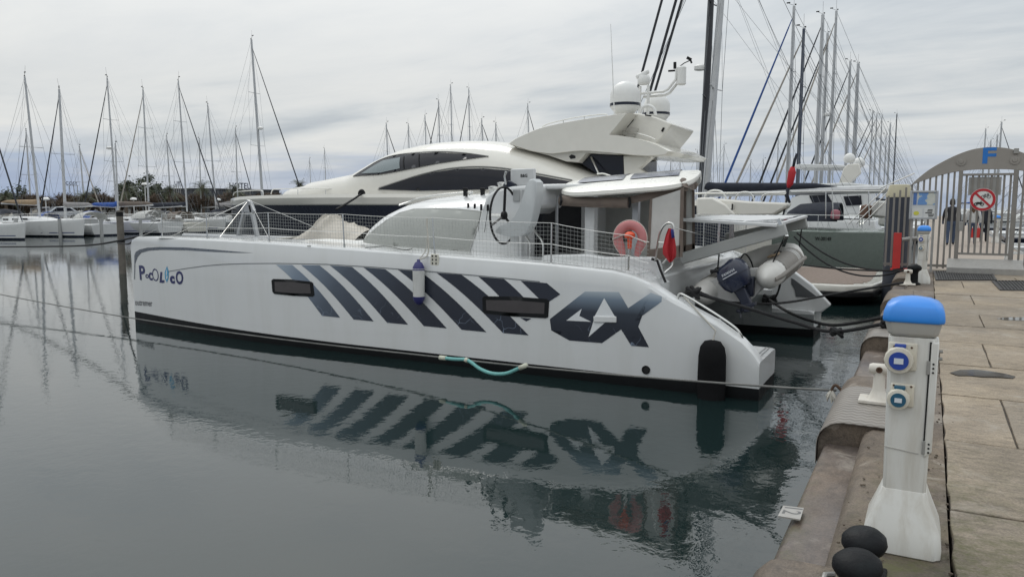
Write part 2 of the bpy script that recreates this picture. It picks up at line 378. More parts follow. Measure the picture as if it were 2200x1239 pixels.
def plate(y0, y1):
    z, r, xo = QZ + .012, .178, -.630
    pr = [(xo, .74)] + [(xo + r - r * math.cos(R(a)), z - r + r * math.sin(R(a))) for a in (0, 15, 30, 45, 60, 75, 90)] + [(-.17, z)]
    m = MB(); m.loft([[Vector((x, y, q)) for x, q in pr] + [Vector((x + .004 * (i < 3), y, q - .006)) for i, (x, q) in reversed(list(enumerate(pr)))] for y in (y0, y1)], True, True)
    return m.build('chequer_plate', chev, None, ang=.5)
tag(plate(5.80, 7.06), 'worn metal chequer plate wrapped over the kerb beside the near white bitt', 'plate')
tag(plate(9.90, 11.1), 'worn metal chequer plate on the kerb under the knotted black stern ropes', 'plate')

# puddles on the paving
pud_m = pmat('puddle_water', (.05, .046, .04), .03, var=.1, spec=.6)
def puddle(pts, label):
    m = MB(); m.face([tuple(G(x, y, QZ + .0055)) for x, y in pts]); o = m.build('puddle', pud_m, None, smooth=False); tag(o, label, 'puddle')
puddle([(2040, 800), (2062, 794), (2095, 793), (2130, 797), (2160, 802), (2182, 808), (2176, 812), (2150, 810), (2110, 809), (2085, 806), (2058, 806)], 'shallow brown puddle on the paving right of the near pedestal')
puddle([(2140, 684), (2170, 681), (2200, 681), (2240, 684), (2230, 690), (2190, 688), (2160, 687)], 'bright thin puddle at the right edge of the paving')

# ------------------------------------------------------------------ service pedestals
ped_w = pmat('pedestal_white', (.66, .655, .62), .42, var=.04, dirt=(.36, .31, .23), dirt_amt=.42, dirt_scale=13, dstretch=.16)
ped_b = pmat('pedestal_blue', (.022, .23, .72), .35, var=.05, coat=.15)
ped_g = pmat('pedestal_collar', (.42, .41, .38), .5, var=.06)
sock_c = pmat('socket_cream', (.66, .63, .54), .45, var=.06, dirt=(.4, .3, .2), dirt_amt=.3, dirt_scale=14)
sock_b = pmat('socket_blue', (.02, .06, .33), .35, var=.06)
sock_t = pmat('socket_teal', (.02, .10, .17), .35, var=.06)
rust = pmat('rusty_bolt', (.09, .05, .03), .8, var=.4)
black_m = pmat('black_gap', (.01, .01, .01), .7, var=.1)
paper = pmat('paper_label', (.62, .66, .70), .6, var=.05)
PV = lambda p: Vector((p[0] * .82, p[1] * .86 + (.0 if p[1] > -.1 else -.0), p[2] * .945))
def pedestal(label, loc):
    P = thing('service_pedestal', label, 'pedestal', loc, 'mooring service pedestals'); L = Vector(loc)
    rr = lambda hw, hd, z, cx=0, cy=0, c=.02: [L + Vector((cx + x, cy + y, z * .945)) for x, y in ((-hw + c, -hd), (hw - c, -hd), (hw, -hd + c), (hw, hd - c), (hw - c, hd), (-hw + c, hd), (-hw, hd - c), (-hw, -hd + c))]
    m = MB(); m.loft([rr(.158, .16, 0, c=.03), rr(.160, .16, .05, c=.03), rr(.150, .145, .12), rr(.102, .10, .26), rr(.090, .086, .30, c=.012)]); m.build('base', ped_w, P, bevel=.006)
    m = MB(); m.loft([rr(.088, .086, .27, c=.012), rr(.091, .086, .62, c=.012), rr(.096, .086, 1.035, c=.012)]); m.build('column', ped_w, P, bevel=.004)
    m = MB(); m.bar(L + PV((-.109, -.1015, .50)), L + PV((.06, -.1015, .485)), .004, .004); m.build('seam', ped_g, P, smooth=False)
    # side door that wraps the right edge, with hinges
    m = MB(); m.prism([L + PV((.086, -.114, .47)), L + PV((.122, -.114, .50)), L + PV((.128, -.114, 1.02)), L + PV((.092, -.114, 1.02))], (0, .19, 0))
    d = m.build('door', ped_w, P, bevel=.005)
    m = MB(); m.bar(L + PV((.0835, -.1025, .50)), L + PV((.0885, -.1025, 1.02)), .008, .006); m.build('gap', black_m, d, smooth=False)
    for z in (.52, .90):
        h = MB(); h.box(L + PV((.084, -.106, z)), (.016, .012, .06)); hh = h.build('hinge', galv, d, bevel=.002)
        s = MB()
        for q in (-.02, 0, .02): s.lathe([(.0045, 0), (.0045, .003)], L + PV((.106, -.114, z + q)), (0, -1, 0), 8)
        s.build('screw', black_m, d)
    for z in (.93, .965):
        h = MB(); h.tube([L + PV((.125, -.02, z)), L + PV((.148, -.02, z + .004))], .008, 8); h.build('latch', galv, d)
    # sockets
    for z, rad, mt, k in ((.93, .060, sock_b, 0), (.745, .047, sock_t, 1)):
        x = -.055 + .008 * k
        f = MB(); f.box(L + PV((x + .012, -.106, z + .014)), (.115 - .02 * k, .014, .125 - .02 * k)); so_ = f.build('socket', sock_c, P, bevel=.008)
        f = MB(); f.lathe([(rad * .9, 0), (rad, .012), (rad, .03), (rad * .93, .042), (rad * .72, .044)], L + PV((x - .004, -.112, z)), (0, -1, 0), 14); f.build('lid', sock_c, so_, ang=.5)
        f = MB(); f.lathe([(rad * .66, 0), (rad * .66, .005)], L + PV((x - .004, -.166, z)), (0, -1, 0), 24); f.build('lid_face', mt, so_)
        f = MB(); f.box(L + PV((x - .004, -.1745, z)), (rad * .62, .002, rad * .42)); f.build('sticker', paper, so_, smooth=False)
        f = MB(); f.box(L + PV((x + .0, -.125, z + rad + .006)), (.045, .03, .016)); f.build('hinge', mt, so_, bevel=.004)
        f = MB()
        for sx in (-1, 1): f.lathe([(.005, 0), (.005, .003)], L + PV((x + .012 + sx * .042, -.113, z + .014 + .045)), (0, -1, 0), 8)
        f.build('screw', rust, so_)
    # collar and blue cap
    m = MB(); m.loft([rr(.082, .076, 1.034), rr(.100, .094, 1.05, c=.02), rr(.112, .106, 1.10, c=.024), rr(.112, .106, 1.115, c=.024)]); m.build('collar', ped_g, P, bevel=.005)
    m = MB(); m.loft([rr(.114, .108, 1.106, c=.02), rr(.122, .116, 1.108, c=.022), rr(.123, .117, 1.125, c=.022), rr(.120, .114, 1.155, c=.024), rr(.112, .106, 1.178, c=.028), rr(.094, .088, 1.199, c=.03), rr(.062, .058, 1.215, c=.028), rr(.02, .02, 1.222, c=.01)])
    m.build('cap', ped_b, P, ang=1.2, bevel=.006)
    for bx in (.128,):
        m = MB(); m.lathe([(.016, 0), (.016, .006), (.011, .008), (.011, .02), (.006, .021), (.006, .042)], L + Vector((bx, -.128, .050)), (0, 0, 1), 8); m.build('anchor_bolt', rust, P)
    return P
ped1 = pedestal('white service pedestal with glossy blue cap in the right foreground', (-.032, 3.875, QZ - .012))
ped2 = pedestal('small white blue-capped service pedestal in front of the gate notice board', (-.05, 17.35, QZ - .012))

# ------------------------------------------------------------------ bollards and bitts
def bollard_head(L, h, r, nm, parent, mt):
    m = MB(); prof = [(r * .62, 0), (r * .56, h * .35), (r * .58, h * .56), (r * .86, h * .62), (r * 1.0, h * .74), (r * .96, h * .86), (r * .74, h * .955), (r * .3, h * 1.0), (.004, h * 1.004)]
    m.lathe(prof, L, (-.06, -.14, 1), 24, sy=1.0); return m.build(nm, mt, parent, ang=1.2)
bol_m = pmat('cast_iron_black', (.010, .0105, .012), .5, var=.2, bump=.2, bscale=60, spec=.12, dirt=(.02, .03, .031), dirt_amt=.25, dirt_scale=14)
c1, c2 = Vector((-.155, 3.45, QZ - .03)), Vector((-.165, 3.22, QZ - .03))
B = thing('mooring_bollard', 'black mushroom-headed double bollard at the foot of the near pedestal', 'bollard', (c1 + c2) / 2)
bollard_head(c1, .225, .090, 'post', B, bol_m); bollard_head(c2, .215, .094, 'post', B, bol_m)
m = MB(); m.box((c1 + c2) / 2 + Vector((0, 0, .012)), (.17, .42, .03)); m.build('base_plate', bol_m, B, bevel=.008)
m = MB(); m.tube([c2 + Vector((-.10, .06, .07)), c2 + Vector((-.13, .03, .075)), c2 + Vector((-.13, -.02, .07)), c2 + Vector((-.10, -.04, .06))], .012, 8); m.build('shackle', galv, B)
def small_bollard(loc, label):
    B = thing('mooring_bollard', label, 'bollard', loc); L = Vector(loc)
    m = MB(); m.lathe([(.12, 0), (.12, .02), (.075, .04), (.07, .22), (.08, .25), (.12, .28), (.13, .32), (.11, .36), (.05, .385), (.004, .39)], L, (0, 0, 1), 16); m.build('post', bol_m, B, ang=.9); return B
small_bollard(tuple(G(1963, 610, QZ)), 'small black bollard standing in front of the second white pedestal')
bitt_m = pmat('bitt_white', (.60, .57, .51), .5, var=.08, dirt=(.3, .24, .18), dirt_amt=.4, dirt_scale=5)
def bitt(loc, label, s=1.0):
    B = thing('mooring_bitt', label, 'bitt', loc, 'white mooring bitts on the kerb'); L = Vector(loc)
    m = MB(); m.prism([L + Vector((x * s, y * s, 0)) for x, y in ((-.11, -.09), (.11, -.09), (.11, .09), (-.11, .09))], (0, 0, .022 * s)); m.build('foot', bitt_m, B, bevel=.006)
    m = MB(); m.lathe([(.075 * s, .02 * s), (.05 * s, .045 * s), (.036 * s, .08 * s), (.030 * s, .2 * s)], L, (0, 0, 1), 14); m.build('stem', bitt_m, B)
    m = MB(); m.lathe([(.004, -.062 * s), (.026 * s, -.058 * s), (.034 * s, -.04 * s), (.034 * s, .04 * s), (.026 * s, .058 * s), (.004, .062 * s)], L + Vector((0, 0, .21 * s)), (1, 0, 0), 14); m.build('crossbar', bitt_m, B)
    m = MB(); m.lathe([(.019 * s, 0), (.019 * s, .012 * s), (.011 * s, .012 * s), (.010 * s, .003)], L + Vector((0, -.032 * s, .21 * s)), (0, -1, 0), 12); m.build('eye', rust, B)
b0 = G(1879, 862, QZ + .015); bitt((-.27, b0.y, QZ + .015), 'chipped white bitt on the chequer plate left of the near pedestal', 1.25)
bitt((-.28, G(1945, 612, QZ).y, QZ), 'far white bitt beside the small black bollard', 1.25)
# berth number plate
num = thing('berth_plate', 'pale metal berth number plate 12 on the kerb ledge', 'number plate', (-.55, 4.06, .895))
pl = [G(x, y, .905) for x, y in ((1671, 1110), (1719, 1118), (1727, 1093), (1683, 1088))]
m = MB(); m.prism(pl, (0, 0, .008)); m.build('plate', pmat('plate_grey', (.36, .35, .33), .5, var=.1, dirt=(.25, .2, .16), dirt_amt=.3, dirt_scale=9), num, smooth=False)
ax = (pl[2] - pl[1]); ay = (pl[0] - pl[1])
letters('12', .105, lambda u, v: pl[3] + Vector((0, 0, .0085)) + (pl[0] - pl[3]).normalized() * (.018 + u) + (pl[2] - pl[3]).normalized() * (.012 + v), 'digits', pmat('digit_ink', (.12, .12, .12), .6), num, bold=.01)

# steel grates in the paving
grate_m = pmat('grate_steel', (.045, .043, .042), .5, .4, var=.2)
def grate(px, label, n):
    q = [G(x, y, QZ + .004) for x, y in px]; g = thing('drain_grate', label, 'grate', tuple(q[0]), 'drain grates before the gate')
    fr = MB()
    for a, b in zip(q, q[1:] + q[:1]): fr.bar(a + Vector((0, 0, .006)), b + Vector((0, 0, .006)), .03, .02)
    fr.build('frame', grate_m, g, smooth=False)
    for k in range(n):
        t = (k + .5) / n; MB().bar(q[0].lerp(q[1], t) + Vector((0, 0, .006)), q[3].lerp(q[2], t) + Vector((0, 0, .006)), .018, .016).build('bar', grate_m, g, smooth=False)
    MB().face([p + Vector((0, 0, .001)) for p in q]).build('drain', black_m, g, smooth=False)
grate([(2012, 602), (2140, 602), (2128, 583), (2006, 583)], 'steel drain grate in front of the gate ramp', 24)
grate([(2150, 624), (2330, 626), (2300, 604), (2132, 604)], 'second steel drain grate nearer the camera at the right', 24)
# ================================================================== pontoon, gate and what stands around it
deck_m = bpy.data.materials.new('pontoon_decking'); deck_m.use_nodes = True
_t = deck_m.node_tree; _b = _t.nodes['Principled BSDF']; _p = N(_t, 'ShaderNodeNewGeometry').outputs['Position']; _s = N(_t, 'ShaderNodeSeparateXYZ'); _t.links.new(_p, _s.inputs[0])
_fr = math_n(_t, 'FRACT', math_n(_t, 'MULTIPLY', _s.outputs[1], 7.0))
_t.links.new(mixc(_t, ramp(_t, _fr, [(.04, 1.0), (.09, 0.0)]), mixc(_t, noise(_t, mapping(_t, _p, scale=(.4, 4, 1)), 3, 4), (.40, .33, .27), (.29, .25, .21)), (.06, .05, .045)), _b.inputs['Base Color'])
_b.inputs['Roughness'].default_value = .75
pont = MB().box((1.35, 73, .80), (2.9, 103, .40)).build('pontoon', deck_m, None, smooth=False); tag(pont, kind='structure')
m = MB(); m.box((-.12, 73, .93), (.06, 103, .2)); m.box((2.82, 73, .93), (.06, 103, .2)); m.build('fender_beam', galv, pont, smooth=False)

GY = 20.8
gate_m = pmat('gate_steel', (.245, .23, .21), .45, .35, var=.1, scale=4)
arch_m = pmat('arch_steel', (.30, .28, .255), .5, .2, var=.06, scale=2, dirt=(.2, .18, .16), dirt_amt=.25)
g0 = Vector((1.17, GY, QZ)); gate = thing('pontoon_gate', 'arched steel barred gate marked with a blue F', 'gate', g0)
gx = lambda x: W(x, 400, GY).x
gz = lambda x, y: W(x, y, GY)
up_px = [(1952, 402), (1975, 381), (2000, 362), (2030, 345), (2060, 331), (2090, 321), (2122, 316)]
lo_px = [(1963, 396), (1999, 383), (2036, 373), (2070, 367), (2100, 364.5), (2122, 364)]
up = [gz(*p) for p in up_px]; lo = [gz(*p) for p in lo_px]
mir = lambda p: Vector((2 * g0.x - p.x, p.y, p.z))
up = bez(up, 4); lo = bez(lo, 4)
ring = up + [mir(p) for p in reversed(up[:-1])] + [mir(p) for p in lo[:-1]] + list(reversed(lo))
m = MB(); m.prism([p + Vector((0, -.03, 0)) for p in ring], (0, .06, 0)); arch = m.build('arch', arch_m, gate, ang=.5, bevel=.006)
fx = gz(2110, 352); letters('F', .265, lambda u, v: Vector((fx.x + u, GY - .034, fx.z + v)), 'letter', pmat('sign_blue', (.012, .16, .52), .4), arch, bold=.03, aspect=.78)
for x, y in ((2065, 347), (2180, 344)):
    c = gz(x, y); m = MB(); m.lathe([(.10, 0), (.10, .02), (.05, .022), (.045, .035), (.004, .036)], (c.x, GY - .031, c.z), (0, -1, 0), 20); m.build('boss', arch_m, arch)
lowtab = [(p.x, p.z) for p in lo] + [(mir(p).x, p.z) for p in reversed(lo)]
lowtab = [(-1.2, 2.62)] + lowtab + [(3.6, 2.62)]
xl, xr = gx(2063), gx(2181)
x = -.86; k = 0
while x < 3.3:
    inside = xl + .05 < x < xr - .05
    zt = lerp(lowtab, x) if not inside else gz(2120, 374).z
    zb = 1.10 if not inside else gz(2100, 544).z
    m = MB(); m.bar((x, GY, zb), (x, GY, zt + .01), .045, .012, up=(0, 1, 0)); m.build('bar', gate_m, gate, smooth=False)
    x += .1235
for x in (xl, xr):
    m = MB(); m.box((x, GY - .01, (1.08 + gz(2063, 366).z) / 2), (.085, .085, gz(2063, 366).z - 1.08)); m.build('post', gate_m, gate, smooth=False, bevel=.005)
m = MB(); m.box(((-.9 + xl) / 2, GY + .02, 1.16), (xl + .9, .04, .06)); m.box(((3.3 + xr) / 2, GY + .02, 1.16), (3.3 - xr, .04, .06)); m.build('bottom_rail', gate_m, gate, smooth=False)
zt, zb = gz(2120, 375).z, gz(2120, 546).z
for z in (zt, zb): MB().box(((xl + xr) / 2, GY - .012, z), (xr - xl, .05, .05)).build('gate_rail', gate_m, gate, smooth=False)
p0, p1 = gz(2082, 381), gz(2150, 419); m = MB(); m.box(((p0.x + p1.x) / 2, GY + .022, (p0.z + p1.z) / 2), (p1.x - p0.x, .012, p0.z - p1.z)); m.build('panel', galv, gate, smooth=False)
for z in (gz(0, 385).z, gz(0, 528).z):
    m = MB(); m.box((xr - .03, GY - .07, z), (.10, .05, .12)); m.build('hinge', galv, gate, bevel=.008)
m = MB(); m.box((xl + .06, GY - .06, 2.1), (.09, .05, .22)); m.build('lock', galv, gate, bevel=.006)
# prohibition sign fixed to the gate leaf
sg = gz(2111, 429); rr_ = .26
S = thing('prohibition_sign', 'round red and white no cycles sign hung on the gate bars', 'sign', (sg.x, GY - .07, sg.z))
sw = pmat('sign_white', (.70, .70, .68), .4, var=.04); sr = pmat('sign_red', (.45, .015, .025), .4, var=.06); sk = pmat('sign_black', (.015, .015, .015), .5)
m = MB(); m.lathe([(rr_, 0), (rr_, .015)], (sg.x, GY - .055, sg.z), (0, -1, 0), 40); m.build('disc', sw, S, ang=.5)
m = MB(); y = GY - .073
m.loft([[Vector((sg.x + r * math.cos(a), yy, sg.z + r * math.sin(a))) for a in [2 * math.pi * k / 40 for k in range(40)]] for r, yy in ((rr_ * .76, y), (rr_ * .76, y - .004), (rr_ * .97, y - .004), (rr_ * .97, y))], True, False); m.build('ring', sr, S, ang=.5)
m = MB(); dd = rr_ * .56; m.bar((sg.x - dd, y - .006, sg.z + dd), (sg.x + dd, y - .006, sg.z - dd), .045, .003, up=(0, 1, 0)); m.build('slash', sr, S, smooth=False)
def wheel_ring(mb, c, r, t=.006):
    mb.tube([Vector((c[0] + r * math.cos(a), y - .003, c[1] + r * math.sin(a))) for a in [2 * math.pi * k / 14 for k in range(15)]], t, 4)
m = MB(); cx, cz = sg.x + .06, sg.z + .085
for s in (-1, 1): wheel_ring(m, (cx + s * .055, cz - .02), .035, .005)
for a, b in (((-.055, -.02), (-.02, .03)), ((-.02, .03), (.04, .035)), ((.055, -.02), (.038, .05)), ((.0, -.02), (-.02, .03)), ((-.055, -.02), (.0, -.02)), ((.0, -.02), (.04, .03)), ((-.035, .04), (-.005, .04)), ((.02, .052), (.05, .052))):
    m.bar((cx + a[0], y - .003, cz + a[1]), (cx + b[0], y - .003, cz + b[1]), .008, .003, up=(0, 1, 0))
m.build('bicycle_mark', sk, S, smooth=False)
m = MB(); cx, cz = sg.x - .07, sg.z - .095
for s in (-1, 1): wheel_ring(m, (cx + s * .062, cz - .01), .03, .009)
for a, b, w_ in (((-.06, .0), (.05, .01), .03), ((-.05, .025), (.0, .03), .03), ((.0, .02), (.05, .035), .03), ((.062, -.01), (.04, .055), .009), ((.03, .06), (.055, .055), .01)):
    m.bar((cx + a[0], y - .003, cz + a[1]), (cx + b[0], y - .003, cz + b[1]), w_, .003, up=(0, 1, 0))
m.build('moped_mark', sk, S, smooth=False)
# notice board
BY = 20.2; q0, q1 = W(1956, 410, BY), W(2013, 471, BY)
nb = thing('notice_board', 'framed notice board with harbour map on two posts by the gate', 'notice board', ((q0.x + q1.x) / 2, BY, QZ))
cx, cz, hw, hh = (q0.x + q1.x) / 2, (q0.z + q1.z) / 2, (q1.x - q0.x) / 2, (q0.z - q1.z) / 2
m = MB(); m.box((cx, BY, cz), (2 * hw - .04, .03, 2 * hh - .04)); m.build('backing', pmat('board_white', (.55, .57, .58), .35, var=.04), nb, smooth=False)
m = MB()
for s in (-1, 1): m.box((cx + s * (hw - .02), BY - .012, cz), (.045, .06, 2 * hh)); m.box((cx, BY - .012, cz + s * (hh - .02)), (2 * hw - .09, .058, .045))
m.build('frame', alu, nb, smooth=False, bevel=.006)
for s in (-1, 1): MB().box((cx + s * .22, BY + .05, (QZ + cz + hh) / 2), (.05, .04, cz + hh - QZ)).build('post', galv, nb, smooth=False)
mp = bpy.data.materials.new('harbour_map'); mp.use_nodes = True; t = mp.node_tree; c = N(t, 'ShaderNodeNewGeometry').outputs['Position']
t.links.new(ramp(t, noise(t, c, 4.5, 6, .6), [(.46, (.13, .27, .55)), (.50, (.16, .33, .62)), (.505, (.52, .55, .50)), (.7, (.6, .6, .56))]), t.nodes['Principled BSDF'].inputs['Base Color'])
MB().box((cx + .05, BY - .018, cz + .14), (2 * hw - .22, .006, hh * .85)).build('map', mp, nb, smooth=False)
MB().box((cx - hw + .105, BY - .018, cz + .14), (.07, .006, hh * .85)).build('legend', pmat('legend_blue', (.08, .17, .42), .5, var=.2, scale=20), nb, smooth=False)
for s in (-1, 1): MB().box((cx + s * .125, BY - .018, cz - .2), (.22, .006, hh * .75)).build('notice', pmat('notice_paper', (.62, .63, .62), .6, var=.03), nb, smooth=False)
m = MB(); m.lathe([(.06, 0), (.06, .004)], (cx - .14, BY - .022, cz - .19), (0, -1, 0), 10, sy=.8); m.build('yellow_patch', pmat('highlight_yellow', (.62, .6, .08), .6), nb)
m = MB()
for k in range(6): m.box((cx + .13 + random.uniform(-.03, .03), BY - .0225, cz - .11 - .035 * k), (.11 + random.uniform(-.04, .03), .003, .02))
m.build('print', sk, nb, smooth=False)
# aluminium ramp in front of the leaf
rp = [G(2033, 569, QZ + .16), G(2210, 570, QZ + .16)]
xa, xb = W(2034, 560, 20.2).x, W(2200, 560, 20.2).x
m = MB(); m.prism([(xa, 20.05, QZ + .003), (xa, 20.05, QZ + .13), (xa + .02, 20.72, QZ + .30), (xa + .02, 20.72, QZ + .003)], (xb - xa, 0, 0))
tag(m.build('threshold_ramp', pmat('ramp_alu', (.36, .35, .33), .5, .5, var=.12, scale=12, bump=.4, bscale=60), None, smooth=False), 'low ribbed aluminium threshold ramp under the gate leaf', 'ramp')
# red post and steel chain post beside the gate
rpz = W(1929, 500, 20.45); R0 = Vector((rpz.x, 20.45, QZ))
rpst = thing('red_post', 'short red painted post beside the gate fence', 'post', R0)
m = MB(); m.prism([R0 + Vector((a, b, 0)) for a, b in ((-.085, -.02), (.085, -.02), (.085, .02), (-.085, .02))], (0, 0, rpz.z - QZ)); m.build('plate', redpaint, rpst, smooth=False, bevel=.006)
MB().box(R0 + Vector((.06, .02, .02)), (.36, .2, .036)).build('foot', redpaint, rpst, smooth=False)
m = MB(); m.tube([R0 + Vector((.1, .03, .72)), R0 + Vector((.22, .05, .74)), R0 + Vector((.42, .08, .76))], .05, 8); m.build('arm', galv, rpst)
# mooring piles
pile_b = pmat('pile_navy', (.035, .042, .06), .55, var=.2, dirt=(.08, .08, .075), dirt_amt=.4)
def pile(label, loc, r, ztop, capm, mt, cap_h=.32):
    P = thing('mooring_pile', label, 'pile', (loc[0], loc[1], 0), 'round mooring piles'); L = Vector((loc[0], loc[1], 0))
    m = MB(); m.lathe([(r, -1.0), (r, ztop)], L, (0, 0, 1), 24); m.build('shaft', mt, P, ang=.9)
    if capm:
        m = MB(); m.lathe([(r * 1.04, ztop + .003), (r * 1.04, ztop + .06), (r * .80, ztop + cap_h), (r * .7, ztop + cap_h + .01), (.01, ztop + cap_h + .012)], L, (0, 0, 1), 24); m.build('cap', capm, P, ang=.6)
    return P
cap_c = pmat('cap_cream', (.52, .48, .34), .5, var=.08); cap_o = pmat('cap_orange', (.62, .16, .04), .5, var=.1)
pc = W(1932, 424, 22.6); pile('thick navy mooring pile with cream cap left of the gate', (pc.x, 22.6), .30, pc.z, cap_c, pile_b)
pc = W(2176, 422, 31); pile('navy mooring pile with orange cap seen through the gate', (3.35, 31), .30, pc.z, cap_o, pile_b, .2)
# white tubular rail of the boarding steps behind the gate
wr = thing('boarding_steps', 'white tubular boarding step frame behind the right gate bars', 'steps', (2.25, 24.2, 1.0)); pw = pmat('white_tube', (.68, .69, .68), .4, var=.05)
for dy in (0, .7):
    m = MB(); m.tube(bez([(1.9, 24 + dy, 1.0), (1.95, 24 + dy, 1.9), (2.05, 24 + dy, 2.25), (2.3, 24 + dy, 2.35), (2.55, 24 + dy, 2.2), (2.6, 24 + dy, 1.0)], 4), .028, 8); m.build('rail', pw, wr)
for k in range(5): MB().box((2.25, 24.35, 1.1 + .22 * k), (.62, .68, .03)).build('tread', pw, wr, smooth=False)

# ------------------------------------------------------------------ people walking away along the pontoon
def skin_body(joints, edges, name, mat, parent, sub=2):
    me = bpy.data.meshes.new(name); names = list(joints); idx = {n: i for i, n in enumerate(names)}
    me.from_pydata([joints[n][0] for n in names], [(idx[a], idx[b]) for a, b in edges], [])
    o = bpy.data.objects.new(name, me); COL.objects.link(o)
    md = o.modifiers.new('skin', 'SKIN'); md.use_smooth_shade = True
    for n in names: me.skin_vertices[0].data[idx[n]].radius = joints[n][1]
    me.skin_vertices[0].data[0].use_root = True
    s = o.modifiers.new('s', 'SUBSURF'); s.levels = s.render_levels = sub
    dg = bpy.context.evaluated_depsgraph_get(); nm = bpy.data.meshes.new_from_object(o.evaluated_get(dg))
    bpy.data.objects.remove(o); r = bpy.data.objects.new(name, nm); COL.objects.link(r); r.parent = parent; nm.materials.clear(); nm.materials.append(mat); nm.shade_smooth()
    return r
def cloth_mat(name, top, leg, shoe, skin, waist, neck, sleeve_y=None):
    m = bpy.data.materials.new(name); m.use_nodes = True; t = m.node_tree; c = N(t, 'ShaderNodeTexCoord').outputs['Object']; s = N(t, 'ShaderNodeSeparateXYZ'); t.links.new(c, s.inputs[0])
    z = s.outputs[2]; nz = noise(t, c, 9, 4)
    st = lambda e: math_n(t, 'GREATER_THAN', z, e)
    out = mixc(t, st(.1), tuple(shoe), tuple(leg)); out = mixc(t, st(waist), out, tuple(top)); out = mixc(t, st(neck), out, tuple(skin))
    t.links.new(mixc(t, 1, out, ramp(t, nz, [(.3, .75), (.7, 1.2)]), 'MULTIPLY'), t.nodes['Principled BSDF'].inputs['Base Color']); t.nodes['Principled BSDF'].inputs['Roughness'].default_value = .8; return m
def person(label, loc, h, top, leg, shoe, hair, hair_len, stride=.16, w=1.0, waist=.93):
    P = thing('person', label, 'person', loc, 'people on the pontoon'); k = h / 1.75; sk_ = (.42, .26, .19)
    J = {'pel': ((0, 0, .95), (.15 * w, .11)), 'waist': ((0, 0, 1.1), (.135 * w, .10)), 'chest': ((0, .0, 1.32), (.17 * w, .12)), 'neckb': ((0, 0, 1.47), (.075, .07)), 'neck': ((0, .01, 1.53), (.055, .055)), 'head': ((0, .02, 1.64), (.085, .10)), 'crown': ((0, .015, 1.72), (.062, .075))}
    E = [('pel', 'waist'), ('waist', 'chest'), ('chest', 'neckb'), ('neckb', 'neck'), ('neck', 'head'), ('head', 'crown')]
    for s, n in ((-1, 'l'), (1, 'r')):
        f = s * stride
        J.update({'hip' + n: ((.09 * s, 0, .88), (.095, .1)), 'knee' + n: ((.1 * s, f * .55 + .03, .49), (.062, .065)), 'ank' + n: ((.1 * s, f, .09), (.043, .05)), 'toe' + n: ((.11 * s, f + .16, .035), (.04, .03)),
                  'sh' + n: ((.19 * s * w, 0, 1.42), (.065, .065)), 'el' + n: ((.25 * s * w, -.03 - f * .3, 1.14), (.047, .05)), 'wr' + n: ((.26 * s * w, .06 - f * .6, .90), (.032, .036)), 'ha' + n: ((.255 * s * w, .08 - f * .6, .80), (.026, .04))})
        E += [('pel', 'hip' + n), ('hip' + n, 'knee' + n), ('knee' + n, 'ank' + n), ('ank' + n, 'toe' + n), ('chest', 'sh' + n), ('sh' + n, 'el' + n), ('el' + n, 'wr' + n), ('wr' + n, 'ha' + n)]
    J = {n: (tuple(q * k for q in p), tuple(q * k for q in r)) for n, (p, r) in J.items()}
    skin_body(J, E, 'body', cloth_mat('clothes_' + str(len(MATS)) + str(h), top, leg, shoe, sk_, waist * k, 1.5 * k), P)
    L = Vector(loc); hm = MB(); hm.lathe([(.02, .13), (.06, .12), (.088, .07), (.098, 0), (.10, -.08), (.092, -.12)] + ([(.095, -.25), (.07, -.36), (.02, -.40)] if hair_len else [(.05, -.13)]), L + Vector((0, -.015, 1.66 * k)), (0, 0, 1), 16); hm.build('hair', hair, P, ang=2)
    return P
z1 = 1.0; hb = pmat('hair_brown', (.10, .055, .03), .6, var=.3, scale=20); hk = pmat('hair_dark', (.02, .016, .013), .6, var=.3)
pp = G(2041, 527, z1); person('person in a dark jacket and blue jeans walking beyond the gate', tuple(pp), 1.80, (.022, .023, .028), (.05, .075, .13), (.02, .02, .02), hk, False, .2, 1.08)
pp = G(2087, 527, z1); person('person with long brown hair, white top and jeans seen through the gate', tuple(pp), 1.68, (.55, .55, .54), (.05, .07, .12), (.12, .12, .13), hb, True, .08)
pp = G(2112, 520, z1); person('person in dark clothes with a red bag behind the right gate bars', tuple(pp), 1.70, (.02, .022, .03), (.02, .022, .03), (.02, .02, .02), hk, False, .12)
bg_ = G(2111, 512, z1); bgt = thing('shopping_bag', 'red bag carried by the dark-clothed person beyond the gate', 'bag', (pp.x - .30, pp.y - .02, 1.18)); b0 = Vector(bgt.location)
m = MB(); m.prism([b0 + Vector(p) for p in ((-.2, -.07, 0), (.2, -.07, 0), (.17, -.07, .42), (-.17, -.07, .42))], (0, .14, 0)); m.build('sack', redpaint, bgt, bevel=.02)
m = MB(); m.tube([b0 + Vector((-.1, 0, .41)), b0 + Vector((-.06, 0, .62)), b0 + Vector((.06, 0, .62)), b0 + Vector((.1, 0, .41))], .012, 6); m.build('handle', redpaint, bgt)
for k_, (xx, yy) in enumerate(((2.55, 38), (2.55, 50))):
    c = copy_tree(ped2); c.location = (xx, yy, 1.0); c['label'] = ['blue-capped pedestal on the pontoon, nearer one through the gate', 'blue-capped pedestal on the pontoon, farther one through the gate'][k_]
